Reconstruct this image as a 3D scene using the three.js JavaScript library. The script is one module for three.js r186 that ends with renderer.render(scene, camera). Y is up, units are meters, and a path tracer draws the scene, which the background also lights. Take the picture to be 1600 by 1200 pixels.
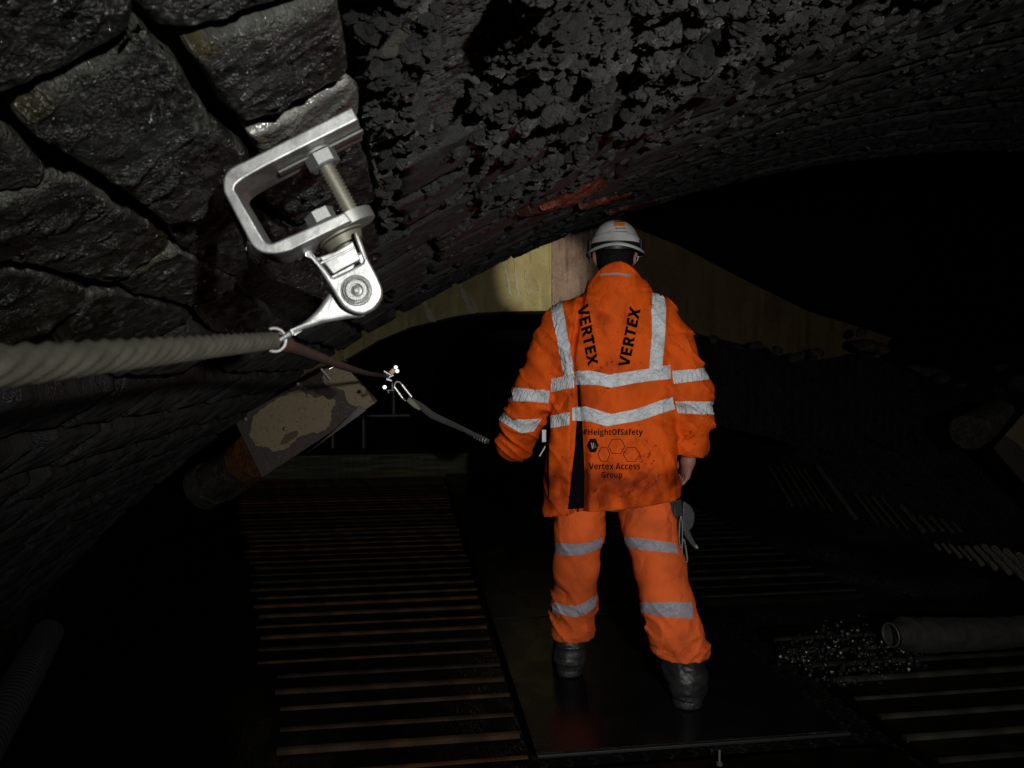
import * as THREE from 'three';
import { ImprovedNoise } from 'three/addons/math/ImprovedNoise.js';
import { mergeGeometries } from 'three/addons/utils/BufferGeometryUtils.js';
import { RoundedBoxGeometry } from 'three/addons/geometries/RoundedBoxGeometry.js';

// ---------- camera, darkness, lamps, exposure ----------
const scene = new THREE.Scene();
const FOC = 1155, EYE = 1.29;                                  // focal length in photo pixels (1600 x 1200), eye height
const camera = new THREE.PerspectiveCamera(2 * Math.atan(600 / FOC) * 180 / Math.PI, 4 / 3, 0.02, 80);
camera.position.set(0, EYE, 0);
camera.rotation.order = 'YXZ';
camera.rotation.set(-Math.atan(30 / FOC), -Math.atan(160 / FOC), 0);
camera.focus = 2.7; camera.userData.fStop = 18;
camera.updateMatrixWorld(true);
scene.background = new THREE.Color(0.0052, 0.0068, 0.0095);    // what little night comes down the tunnel
const renderer = new THREE.WebGLRenderer({ antialias: true });
renderer.toneMapping = THREE.LinearToneMapping;
renderer.toneMappingExposure = 1;
renderer.shadowMap.enabled = true;
// the head torch of the photographer, a step behind and right of the lens
const torch = new THREE.SpotLight(new THREE.Color(1, 0.98, 0.945), 21.5, 0, 0.76, 1, 2);
torch.position.set(0.43, EYE + 0.1, 0.9);
torch.target.position.set(0.92, 0.92, -2.8);
torch.shadow.radius = 1.1; torch.castShadow = true;
scene.add(torch, torch.target);

// ---------- helpers ----------
const V3 = (x, y, z) => new THREE.Vector3(x, y, z);
const lin = (r, g, b) => new THREE.Color().setRGB(r, g, b);
let seed = 7;
const rnd = () => { seed = (seed * 1664525 + 1013904223) >>> 0; return seed / 4294967296; };
const rr = (a, b) => a + (b - a) * rnd();
const PN = new ImprovedNoise();
const noise = (x, y, z) => PN.noise(x + 31.3, y + 17.7, z + 11.1);
const fbm = (x, y, z, o = 4) => { let s = 0, a = 0.5; for (let i = 0; i < o; i++) { s += a * noise(x, y, z); x = x * 2.03 + 5; y = y * 2.03 + 3; z = z * 2.03 + 7; a *= 0.5; } return s; };
const sst = (a, b, x) => { const t = Math.min(1, Math.max(0, (x - a) / (b - a))); return t * t * (3 - 2 * t); };
const lerp = (a, b, t) => a + (b - a) * t;
function interp(rows, t) {                                      // rows [[t, v...]] sorted by t
  if (t <= rows[0][0]) return rows[0].slice(1);
  for (let i = 1; i < rows.length; i++) if (t <= rows[i][0]) { const u = (t - rows[i - 1][0]) / (rows[i][0] - rows[i - 1][0]); return rows[i].slice(1).map((v, k) => lerp(rows[i - 1][k + 1], v, u)); }
  return rows[rows.length - 1].slice(1);
}
const ray = (px, py) => V3((px - 800) / FOC, (600 - py) / FOC, -1).applyQuaternion(camera.quaternion);
const onZ = (px, py, d) => { const r = ray(px, py); return camera.position.clone().addScaledVector(r, d / -r.z); };
const onFloor = (px, py, y = 0) => { const r = ray(px, py); return camera.position.clone().addScaledVector(r, (EYE - y) / -r.y); };
const used = {};
function numbered(n) { used[n] = (used[n] ?? -1) + 1; return used[n] ? n + '_' + String(used[n]).padStart(3, '0') : n; }
function tag(o, label, category, group, kind) { if (label) o.userData.label = label; if (category) o.userData.category = category; if (group) o.userData.group = group; if (kind) o.userData.kind = kind; return o; }
function thing(name, label, category, pos = [0, 0, 0], group) { const o = new THREE.Group(); o.name = numbered(name); o.position.set(...pos); scene.add(o); return tag(o, label, category, group); }
function part(name, geo, m, parent, label) { const o = new THREE.Mesh(geo, m); o.name = name; if (label) o.userData.label = label; (parent ?? scene).add(o); return o; }
function struct(name, geo, m) { const o = part(numbered(name), geo, m, scene); o.userData.kind = 'structure'; return o; }
const boxG = (w, h, d, x = 0, y = 0, z = 0, r = 0) => { const g = r ? new RoundedBoxGeometry(w, h, d, 2, r) : new THREE.BoxGeometry(w, h, d); g.translate(x, y, z); return g; };
const strip = (g) => { const q = g.index ? g.toNonIndexed() : g; for (const k of Object.keys(q.attributes)) if (!['position', 'normal', 'uv'].includes(k)) q.deleteAttribute(k); return q; };
const merge = (...gs) => mergeGeometries(gs.flat().map(strip));
function alongG(g, a, b) {                                      // turns a geometry whose axis is +y so that it starts at a and points to b
  const d = b.clone().sub(a).normalize(); g.applyQuaternion(new THREE.Quaternion().setFromUnitVectors(V3(0, 1, 0), d)); g.translate(a.x, a.y, a.z); return g;
}
function rodG(a, b, r0, r1 = r0, seg = 14) { const L = a.distanceTo(b); const g = new THREE.CylinderGeometry(r1, r0, L, seg, 1); g.translate(0, L / 2, 0); return alongG(g, a, b); }
function gridG(nu, nv, fn, wrapU = false) {                      // fn(u, v) -> [x, y, z, uvx, uvy] or null
  const pos = [], uv = [], idx = [], ok = [], col = [];
  for (let j = 0; j <= nv; j++) for (let i = 0; i <= nu; i++) { const p = fn(i / nu, j / nv); ok.push(!!p); pos.push(...(p ? p.slice(0, 3) : [0, 0, 0])); uv.push(p && p.length > 3 ? p[3] : i / nu, p && p.length > 3 ? p[4] : j / nv); if (p && p.length > 5) col.push(p[5], p[6], p[7]); }
  for (let j = 0; j < nv; j++) for (let i = 0; i < nu; i++) {
    const a = j * (nu + 1) + i, b = a + 1, c = a + nu + 1, d = c + 1;
    if (ok[a] && ok[b] && ok[c] && ok[d]) idx.push(a, b, d, a, d, c);
  }
  const g = new THREE.BufferGeometry();
  g.setAttribute('position', new THREE.Float32BufferAttribute(pos, 3)); g.setAttribute('uv', new THREE.Float32BufferAttribute(uv, 2)); if (col.length === pos.length) g.setAttribute('color', new THREE.Float32BufferAttribute(col, 3)); g.setIndex(idx); g.computeVertexNormals();
  return g;
}
// ---------- textures: tileable value noise ----------
function tile(size, per, oct, sd, gain = 0.5) {
  const out = new Float32Array(size * size); let amp = 1, tot = 0;
  for (let o = 0; o < oct; o++) {
    const P = per << o; let s = sd * 9973 + o * 131 + 1;
    const lat = new Float32Array(P * P); for (let i = 0; i < P * P; i++) { s = (Math.imul(s, 1664525) + 1013904223) >>> 0; lat[i] = s / 4294967296; }
    for (let y = 0; y < size; y++) {
      const fy = y / size * P, y0 = Math.floor(fy), ty = fy - y0, sy = ty * ty * (3 - 2 * ty), r0 = (y0 % P) * P, r1 = ((y0 + 1) % P) * P;
      for (let x = 0; x < size; x++) {
        const fx = x / size * P, x0 = Math.floor(fx), tx = fx - x0, sx = tx * tx * (3 - 2 * tx), a = x0 % P, b = (x0 + 1) % P;
        out[y * size + x] += amp * lerp(lerp(lat[r0 + a], lat[r0 + b], sx), lerp(lat[r1 + a], lat[r1 + b], sx), sy);
      }
    }
    tot += amp; amp *= gain;
  }
  for (let i = 0; i < out.length; i++) out[i] /= tot;
  return out;
}
function dataTex(size, fn, srgb = false, rep = 1) {              // fn(i) -> [r, g, b] 0..1 (linear unless srgb)
  const d = new Uint8Array(size * size * 4);
  for (let i = 0; i < size * size; i++) { const c = fn(i); for (let k = 0; k < 3; k++) d[i * 4 + k] = Math.max(0, Math.min(255, Math.round(c[k] * 255))); d[i * 4 + 3] = 255; }
  const t = new THREE.DataTexture(d, size, size); t.wrapS = t.wrapT = THREE.RepeatWrapping; t.magFilter = t.minFilter = THREE.LinearFilter; if (srgb) t.colorSpace = THREE.SRGBColorSpace;
  t.repeat.set(rep, rep); t.needsUpdate = true; return t;
}
const again = (t, rep, repY = rep) => { const c = t.clone(); c.repeat.set(rep, repY); c.needsUpdate = true; return c; };
const S5 = 512;
const nA = tile(S5, 4, 6, 1), nB = tile(S5, 8, 6, 2, 0.62), nC = tile(S5, 3, 5, 3), nFine = tile(S5, 48, 3, 4, 0.7);
const g1 = (v) => [v, v, v];
const stoneBump = dataTex(S5, (i) => g1(0.55 * nB[i] + 0.45 * nFine[i]));
const stoneRough = dataTex(S5, (i) => g1(0.10 + 0.42 * sst(0.44, 0.62, nA[i])));
const stoneRough2 = dataTex(S5, (i) => g1(0.55 + 0.42 * sst(0.36, 0.60, nA[i])));
const stoneTone = dataTex(S5, (i) => { const a = sst(0.35, 0.68, nA[i]), b = sst(0.56, 0.68, nC[i]), v = 0.45 + 0.55 * a; return [v * (0.98 + 0.02 * b), v * (1.0 - 0.03 * b), v * (0.95 - 0.30 * b)]; });
const dirtTone = dataTex(S5, (i) => g1(0.72 + 0.28 * sst(0.3, 0.62, nA[i]) - 0.10 * sst(0.6, 0.75, nB[i])));
const weave = dataTex(128, (i) => { const x = i % 128, y = i >> 7; return g1(0.5 + 0.25 * Math.sin(x / 128 * Math.PI * 64) + 0.25 * Math.sin(y / 128 * Math.PI * 64)); });
const crease = dataTex(S5, (i) => g1(0.75 * Math.abs(nC[i] - 0.5) * 2.4 + 0.35 * nB[i]));
const folds = dataTex(S5, (i) => g1(0.5 + 0.5 * nC[i] - 0.42 * Math.pow(Math.max(0, 1 - Math.abs(nC[(i * 1 + 77777) % (S5 * S5)] - 0.5) * 11), 1.3) - 0.30 * Math.pow(Math.max(0, 1 - Math.abs(nA[i] - 0.48) * 9), 1.5)));
const std = (o) => new THREE.MeshStandardMaterial(o);
const matte = (o) => new THREE.MeshPhysicalMaterial({ specularIntensity: 0.3, ...o });
const wet = (r, g, b, o = {}) => std({ color: lin(r, g, b), map: again(stoneTone, 2.3), roughness: 1, roughnessMap: again(stoneRough, 11.3), bumpMap: again(stoneBump, 9), bumpScale: 0.009, ...o });

// ---------- signed distances ----------
const smin = (a, b, k) => { const h = Math.max(k - Math.abs(a - b), 0) / k; return Math.min(a, b) - h * h * k * 0.25; };
const smax = (a, b, k) => -smin(-a, -b, k);
function cone(x, y, z, a, b, ra, rb) {
  const bx = b.x - a.x, by = b.y - a.y, bz = b.z - a.z, qx = x - a.x, qy = y - a.y, qz = z - a.z;
  const t = Math.min(1, Math.max(0, (qx * bx + qy * by + qz * bz) / (bx * bx + by * by + bz * bz)));
  return Math.hypot(qx - bx * t, qy - by * t, qz - bz * t) - (ra + (rb - ra) * t);
}
function chain(x, y, z, pts, k) { let d = 1e9; for (let i = 1; i < pts.length; i++) { const c = cone(x, y, z, pts[i - 1].p, pts[i].p, pts[i - 1].r, pts[i].r); d = i === 1 ? c : smin(d, c, k); } return d; }
const ell = (x, y, z, c, a, b, e) => { const q = Math.hypot((x - c.x) / a, (y - c.y) / b, (z - c.z) / e); return (q - 1) * Math.min(a, b, e); };
function surfNet(fn, lo, hi, cell) {
  const nx = Math.ceil((hi[0] - lo[0]) / cell) + 1, ny = Math.ceil((hi[1] - lo[1]) / cell) + 1, nz = Math.ceil((hi[2] - lo[2]) / cell) + 1;
  const val = new Float32Array(nx * ny * nz), id = new Int32Array(nx * ny * nz).fill(-1); let n = 0;
  for (let k = 0; k < nz; k++) for (let j = 0; j < ny; j++) for (let i = 0; i < nx; i++) val[n++] = fn(lo[0] + i * cell, lo[1] + j * cell, lo[2] + k * cell);
  const at = (i, j, k) => (k * ny + j) * nx + i, pos = [], idx = [];
  for (let k = 0; k < nz - 1; k++) for (let j = 0; j < ny - 1; j++) for (let i = 0; i < nx - 1; i++) {
    let sx = 0, sy = 0, sz = 0, c = 0;
    const v = [val[at(i, j, k)], val[at(i + 1, j, k)], val[at(i, j + 1, k)], val[at(i + 1, j + 1, k)], val[at(i, j, k + 1)], val[at(i + 1, j, k + 1)], val[at(i, j + 1, k + 1)], val[at(i + 1, j + 1, k + 1)]];
    let neg = 0; for (const q of v) if (q < 0) neg++;
    if (!neg || neg === 8) continue;
    for (let a = 0; a < 8; a++) for (let b = 0; b < 3; b++) { const e = a | (1 << b); if (e === a || (v[a] < 0) === (v[e] < 0)) continue; const t = v[a] / (v[a] - v[e]); sx += (a & 1) + (b === 0 ? t : 0); sy += ((a >> 1) & 1) + (b === 1 ? t : 0); sz += ((a >> 2) & 1) + (b === 2 ? t : 0); c++; }
    id[at(i, j, k)] = pos.length / 3; pos.push(lo[0] + (i + sx / c) * cell, lo[1] + (j + sy / c) * cell, lo[2] + (k + sz / c) * cell);
  }
  const quad = (a, b, c, d, flip) => { if (a < 0 || b < 0 || c < 0 || d < 0) return; if (flip) idx.push(a, c, b, a, d, c); else idx.push(a, b, c, a, c, d); };
  for (let k = 1; k < nz - 1; k++) for (let j = 1; j < ny - 1; j++) for (let i = 1; i < nx - 1; i++) {
    const a = val[at(i, j, k)] < 0;
    if (a !== val[at(i + 1, j, k)] < 0) quad(id[at(i, j - 1, k - 1)], id[at(i, j, k - 1)], id[at(i, j, k)], id[at(i, j - 1, k)], !a);
    if (a !== val[at(i, j + 1, k)] < 0) quad(id[at(i - 1, j, k - 1)], id[at(i - 1, j, k)], id[at(i, j, k)], id[at(i, j, k - 1)], !a);
    if (a !== val[at(i, j, k + 1)] < 0) quad(id[at(i - 1, j - 1, k)], id[at(i, j - 1, k)], id[at(i, j, k)], id[at(i - 1, j, k)], !a);
  }
  const g = new THREE.BufferGeometry(); g.setAttribute('position', new THREE.Float32BufferAttribute(pos, 3));
  const uv = new Float32Array(pos.length / 3 * 2); for (let i = 0; i < uv.length / 2; i++) { uv[2 * i] = pos[3 * i]; uv[2 * i + 1] = pos[3 * i + 1]; }
  g.setAttribute('uv', new THREE.BufferAttribute(uv, 2)); g.setIndex(idx); g.computeVertexNormals(); return g;
}
// ---------- the stone vault: a cylinder along -z, (s, z) on it ----------
const CX = 3.339, CY = EYE - 5.642, RV = 6.791, DEND = 3.6;
const vp = (s, z, h) => { const a = s / RV, r = RV - h; return V3(CX + r * Math.sin(a), CY + r * Math.cos(a), -z); };
function onVault(px, py, h = 0) {
  const d = ray(px, py), ox = -CX, oy = EYE - CY, a = d.x * d.x + d.y * d.y, b = ox * d.x + oy * d.y, c = ox * ox + oy * oy - (RV - h) ** 2;
  const t = (-b + Math.sqrt(b * b - a * c)) / a, x = ox + d.x * t, y = oy + d.y * t;
  return { s: Math.atan2(x, y) * RV, z: -d.z * t };
}
const sAtX = (x) => Math.asin((x - CX) / RV) * RV;
const vaultThing = thing('tunnel_vault', 'low black wet stone tunnel vault filling the top of the photograph, crusted with soot', 'tunnel vault');
const vc = { vertexColors: true, bumpMap: again(stoneBump, 13), bumpScale: 0.010 }, MS = [wet(0.031, 0.032, 0.028, vc), wet(0.035, 0.035, 0.031, vc), wet(0.028, 0.0295, 0.0285, vc), wet(0.038, 0.038, 0.035, vc)];
const dull = { roughnessMap: again(stoneRough2, 7) }, MD = [wet(0.0085, 0.0085, 0.0095, dull), wet(0.010, 0.010, 0.0105, dull), wet(0.007, 0.007, 0.008, dull), wet(0.0095, 0.0095, 0.0095, dull)];
const MRed = wet(0.15, 0.026, 0.014), MRed2 = wet(0.075, 0.018, 0.012), MBack = wet(0.012, 0.012, 0.012, { roughness: 1 });
const MSheen = wet(0.20, 0.195, 0.18, { vertexColors: true, bumpScale: 0.004 });  // pale tone stands for wet sheen on one strip of stone
const inPoly = (p, q) => { let c = false; for (let i = 0, j = q.length - 1; i < q.length; j = i++) if ((q[i].z > p.z) !== (q[j].z > p.z) && p.s < (q[j].s - q[i].s) * (p.z - q[i].z) / (q[j].z - q[i].z) + q[i].s) c = !c; return c; };
const SB = sAtX(-0.055);                                         // the open joint between the blocks and the crusted part
// big blocks, outlines taken off the photograph
const HERO = [
  [[-90, -90], [120, -90], [212, -30], [214, 22], [205, 47], [140, 80], [85, 108], [0, 134], [-90, 165]],
  [[224, -80], [222, 18], [243, 46], [290, 49], [345, 30], [430, 2], [560, -60]],
  [[8, 160], [60, 132], [120, 108], [188, 80], [212, 60], [224, 38], [240, 62], [282, 98], [302, 140], [332, 186], [392, 238], [372, 275], [345, 312], [300, 325], [252, 335], [180, 285], [90, 225], [36, 194]],
  [[285, 66], [348, 40], [448, 9], [522, -16], [534, 30], [546, 98], [541, 120], [460, 158], [382, 192], [346, 160], [312, 106]],
  [[386, 206], [450, 180], [548, 127], [564, 140], [562, 178], [490, 212], [404, 246]],
  [[-90, 190], [0, 200], [42, 228], [76, 266], [58, 288], [0, 303], [-90, 320]],
  [[-90, 335], [20, 303], [82, 270], [120, 270], [190, 324], [240, 345], [266, 366], [268, 386], [240, 402], [195, 430], [168, 440], [70, 420], [0, 402], [-90, 410]],
  [[260, 347], [330, 318], [360, 330], [384, 380], [392, 440], [340, 424], [290, 395], [272, 376]],
  [[182, 440], [242, 408], [275, 388], [330, 416], [374, 440], [368, 456], [300, 483], [286, 480], [205, 458]],
  [[-90, 418], [0, 422], [70, 434], [140, 456], [128, 482], [80, 520], [-90, 580]],
  [[150, 462], [182, 458], [288, 488], [306, 502], [270, 522], [190, 560], [100, 560], [112, 515]],
  [[306, 488], [376, 462], [420, 490], [470, 520], [420, 540], [330, 520]],
  [[402, 262], [470, 236], [555, 205], [575, 250], [590, 320], [470, 360], [415, 320]],
  [[395, 330], [470, 370], [585, 330], [600, 400], [520, 470], [420, 440], [390, 400]],
].map((q) => q.map(([x, y]) => onVault(x, y, 0.012)));
const HT = [0.015, 0.013, 0.020, 0.018, 0.016, 0.013, 0.015, 0.010, 0.011, 0.010, 0.009, 0.008, 0.008, 0.008];
const OCHRE = [[50, 150, .015], [306, 62, .012], [400, 212, .008], [290, 328, .010]].map(([x, y, r]) => ({ ...onVault(x, y, 0.012), r })), LIMED = { 2: 1, 3: 0.35, 6: 0.9, 8: 0.7, 9: 0.5, 11: 0.6, 5: 0.7 };
function heroStone(q, thick, sd, limed = 0.2) {
  const n = 132, m = 46, c = { s: 0, z: 0 }, per = []; let L = 0;
  const seg = q.map((p, i) => { const b = q[(i + 1) % q.length]; const l = Math.hypot(b.s - p.s, b.z - p.z); L += l; return l; });
  for (let i = 0, k = 0, acc = 0; i < n; i++) { const t = i / n * L; while (acc + seg[k] < t) acc += seg[k++]; const u = (t - acc) / seg[k], a = q[k], b = q[(k + 1) % q.length]; per.push({ s: lerp(a.s, b.s, u), z: lerp(a.z, b.z, u) }); }
  for (const p of per) { c.s += p.s / n; c.z += p.z / n; }
  for (let p = 0; p < 2; p++) { const o = per.map((x) => ({ ...x })); for (let i = 0; i < n; i++) { const a = o[(i + n - 1) % n], b = o[(i + 1) % n]; per[i].s = (a.s + b.s + 2 * o[i].s) / 4; per[i].z = (a.z + b.z + 2 * o[i].z) / 4; } }
  const tiltS = rr(-0.06, 0.06), tiltZ = rr(-0.05, 0.03);
  return gridG(n, m, (u, v) => {
    const i = Math.round(u * n) % n, r = v > 0.845 ? 1 : 1 - Math.pow(1 - v / 0.845, 1.5), b = per[i];
    const wl = Math.max(0, (v - 0.845) / 0.155), j = 1 + 0.055 * r * fbm(b.s * 34, b.z * 34, sd * 3.1, 2) + (wl > 0 ? 0.022 * noise(b.s * 80, b.z * 80, wl * 3 + sd) * Math.sin(Math.PI * wl) - 0.02 * wl : 0);
    const s = c.s + (b.s - c.s) * r * j, z = c.z + (b.z - c.z) * r * j, d = (1 - r) * Math.hypot(b.s - c.s, b.z - c.z);
    let h = wl > 0 ? lerp(thick * 0.55, -0.022, wl) : thick * (0.55 + 0.45 * (1 - Math.exp(-d / 0.0028))) + (s - c.s) * tiltS + (z - c.z) * tiltZ;
    const e = 1 - Math.exp(-d / 0.004);
    if (wl > 0) h += 0.004 * noise(b.s * 90, b.z * 90, wl * 4); else h += e * (0.004 * fbm(s * 15, z * 9, sd, 3) + 0.0024 * fbm(s * 60 + z * 14, z * 34, sd + 4, 4) + 0.0016 * Math.abs(noise(s * 130, z * 80, sd)) + 0.003 * Math.pow(Math.max(0, noise(s * 34, z * 90 + s * 40, sd + 8)), 2) * 4);
    const lm = limed * sst(0.25, 1.0, Math.exp(-d / 0.011) * sst(0.0, 0.02, c.z - b.z) + 0.55 * fbm(s * 40, z * 40, sd, 3)) * 1.5; let oc = 0; for (const o of OCHRE) oc = Math.max(oc, sst(1, 0.5, Math.hypot(s - o.s, z - o.z) / o.r + 0.6 * noise(s * 120, z * 120, 4)));
    const t = 0.75 + 0.6 * fbm(s * 22, z * 16, sd + 2, 4), gr = 0.06 * noise(s * 12, z * 9, sd), cl = [t + gr * 0.3 + lm * 1.5, t + lm * 1.5, t - gr + lm * 1.45];
    const p = vp(s, z, h); return [p.x, p.y, p.z, s, z, lerp(cl[0], 1.5, oc * 0.8), lerp(cl[1], 1.25, oc * 0.8), lerp(cl[2], 0.55, oc * 0.8)];
  });
}
HERO.forEach((q, i) => part('stone', heroStone(q, HT[i], i * 7.7 + 2, LIMED[i]), [MS[0], MS[2], MS[0], MS[3], MSheen, MS[1], MS[1], MS[2], MS[0], MS[2], MS[0], MS[2], MS[2], MS[2]][i], vaultThing, i === 4 ? 'strip of stone above the bracket with its wet sheen painted pale' : undefined));
// the smaller stones of the rest of the vault, in running bond
function smallStone(s0, s1, z0, z1, th, sd) {
  const ns = Math.max(8, Math.round((s1 - s0) / 0.016)), nz = Math.max(8, Math.round((z1 - z0) / 0.018));
  const t1 = rr(-0.012, 0.012), t2 = rr(-0.014, 0.014), sk = rr(-0.02, 0.02), wob = rr(0, 50);
  return gridG(ns, nz, (u, v) => {
    const du = Math.min(u, 1 - u) * (s1 - s0), dv = Math.min(v, 1 - v) * (z1 - z0), d = Math.min(du, dv);
    const s = lerp(s0, s1, u) + sk * (v - 0.5) + 0.012 * noise(u * 2.5, v * 3, wob), z = lerp(z0, z1, v) + 0.014 * noise(u * 3, v * 2, wob + 9);
    let h = d <= 0 ? -0.03 : th * (0.7 + 0.3 * (1 - Math.exp(-d / 0.012))) + (u - 0.5) * t1 * 0.4 + (v - 0.5) * t2 * 0.4;
    if (d > 0) h += 0.010 * fbm(s * 9, z * 9, 5, 4) + 0.005 * Math.abs(fbm(s * 50, z * 34, sd, 3));
    const p = vp(s, z, h); return [p.x, p.y, p.z, s, z];
  });
}
[[[842, 322], [872, 312], [905, 291], [948, 281], [950, 288], [905, 311], [878, 321]], [[903, 319], [950, 308], [988, 301], [984, 307], [945, 317], [915, 323]], [[945, 330], [985, 320], [1030, 312], [1022, 319], [985, 328]], [[805, 330], [850, 323], [880, 318], [862, 327], [820, 334]]].forEach((q, i) => part('stone', heroStone(q.map(([x, y]) => onVault(x, y, 0.012)), 0.022, i * 5 + 60), [MRed, MRed, MRed2, MRed2][i], vaultThing, 'thin stone of a red tone'));  // thin slivers of stone in a red tone
for (let z0 = 0.95, row = 0; z0 < DEND - 0.06; row++) {           // upper part: stones laid across the axis
  const h = Math.min(0.27 + 0.05 * ((row * 7) % 3 - 1), DEND - z0);
  for (let s0 = SB + 0.03 - (z0 > 1.25 ? rr(0.02, 0.34) : 0), k = 0; s0 < sAtX(4.3); k++) {
    const w = (k === 0 && row % 2 ? 0.17 : 0.31) + rr(-0.03, 0.05);
    const mid = { s: s0 + w / 2, z: z0 + h / 2 };
    part('stone', smallStone(s0, s0 + w - 0.007, z0, z0 + h - 0.007, 0.010 + rr(-0.002, 0.002), rr(0, 90)), MD[(k * 3 + row) % 4], vaultThing);
    s0 += w;
  }
  z0 += h;
}
for (let s1 = SB - 0.02, row = 0; s1 > sAtX(-1.95); row++) {      // lower part: courses along the axis
  const w = 0.16 + rr(-0.015, 0.02);
  for (let z0 = 0.62 + (row % 2) * 0.15 - 0.1; z0 < DEND - 0.05;) {
    let l = 0.3 + rr(-0.05, 0.08); if (z0 + l > DEND - 0.12) l = DEND - z0;
    const cs = [{ s: s1 - w / 2, z: z0 + l / 2 }, { s: s1 - 0.02, z: z0 + 0.03 }, { s: s1 - w + 0.02, z: z0 + 0.03 }, { s: s1 - 0.02, z: z0 + l - 0.03 }, { s: s1 - w + 0.02, z: z0 + l - 0.03 }];
    if (!cs.some((p) => HERO.some((q) => inPoly(p, q)))) part('stone', smallStone(s1 - w, s1 - 0.010, z0, z0 + l - 0.011, 0.008 + rr(-0.004, 0.004), rr(0, 90)), MD[(row * 3 + Math.floor(z0 * 9)) % 4], vaultThing);
    z0 += l;
  }
  s1 -= w;
}
// backing behind the joints, and the plain continuation of the vault behind the camera
part('backing', gridG(160, 60, (u, v) => { const s = lerp(sAtX(-3.2), sAtX(9.2), u), z = lerp(-2.5, DEND, v), p = vp(s, z, -0.034); return [p.x, p.y, p.z, s, z]; }), MBack, vaultThing);
part('arch_face', gridG(200, 4, (u, v) => { const s = lerp(sAtX(-3.2), sAtX(9.2), u), p = vp(s, DEND + 0.004, -0.02 - v * 0.6); return [p.x, p.y, p.z, s, v * 0.6]; }), MS[2], vaultThing);
// the soot and lime crust: one uneven sheet that stands proud of the stones where it has grown
const lim = [[560, 395], [700, 352], [830, 292], [1000, 205], [1150, 120], [1300, 60], [1480, -20]].map(([x, y]) => onVault(x, y)).map((p) => [p.s, p.z]).sort((a, b) => a[0] - b[0]);
const hash2 = (i, j, k) => { let h = Math.imul(i, 374761393) + Math.imul(j, 668265263) + Math.imul(k, 1274126177); h = Math.imul(h ^ (h >>> 13), 1274126177); return ((h ^ (h >>> 16)) >>> 0) / 4294967296; };
function knobs(s, z, cell, k) {                                   // overlapping round knobs, one per cell
  const x = s / cell, y = z / cell, i0 = Math.floor(x), j0 = Math.floor(y); let m = 0;
  for (let i = i0 - 1; i <= i0 + 1; i++) for (let j = j0 - 1; j <= j0 + 1; j++) {
    const r = 0.35 + 0.5 * hash2(i, j, k + 2), dx = x - i - hash2(i, j, k), dy = y - j - hash2(i, j, k + 1), q = 1 - (dx * dx + dy * dy) / (r * r); if (q > 0) m = Math.max(m, Math.sqrt(q) * (0.5 + 0.5 * r));
  }
  return m;
}
function crustH(s, z) {
  const zl = interp(lim, s)[0], grow = 1 - sst(zl - 0.22, zl + 0.12, z + 0.25 * fbm(s * 4, z * 4, 3, 3));
  const thin = 0.25 + 0.75 * sst(-0.05, 0.35, s - SB - 0.05 + 0.3 * fbm(s * 5, z * 5, 8, 2));
  const wx = s + 0.010 * noise(s * 40, z * 40, 2), wz = z + 0.010 * noise(s * 40, z * 40, 6);
  const n = fbm(wx * 9, wz * 7, 1.5, 3) * 0.9 + 0.55 * fbm(wx * 24, wz * 20, 4.5, 2), p = sst(-0.10, 0.12, n);
  const big = knobs(wx, wz, 0.046, 1), mid = knobs(wx + 0.4, wz, 0.021, 5), small = knobs(s, z, 0.0095, 9), tiny = noise(s * 230, z * 190, 3);
  return -0.045 * (1 - grow) + grow * (-0.008 + p * thin * (0.010 + 0.010 * big) + (0.35 + 0.65 * p) * (0.010 * mid * (0.5 + 0.5 * thin) + 0.0055 * small + 0.0016 * tiny));
}
part('crust', gridG(760, 980, (u, v) => {
  const z = 0.42 * Math.pow(2.75 / 0.42, v), x0 = SB + 0.012 + 0.006 * noise(z * 14, 3, 1), x1 = sAtX(0.88 * z + 0.45), s = lerp(x0, x1, Math.pow(u, 1.15)), p = vp(s, z, crustH(s, z) + (u === 0 ? -0.04 : 0)); return [p.x, p.y, p.z, s, z];
}), std({ color: lin(0.030, 0.030, 0.030), map: again(stoneTone, 1.7), roughness: 1, roughnessMap: again(dataTex(S5, (i) => g1(0.22 + 0.75 * sst(0.30, 0.52, nB[i]))), 4.7), bumpMap: again(stoneBump, 14), bumpScale: 0.004 }), vaultThing, 'knobbly grey black crust of soot and lime').userData.kind = 'stuff';

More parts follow.
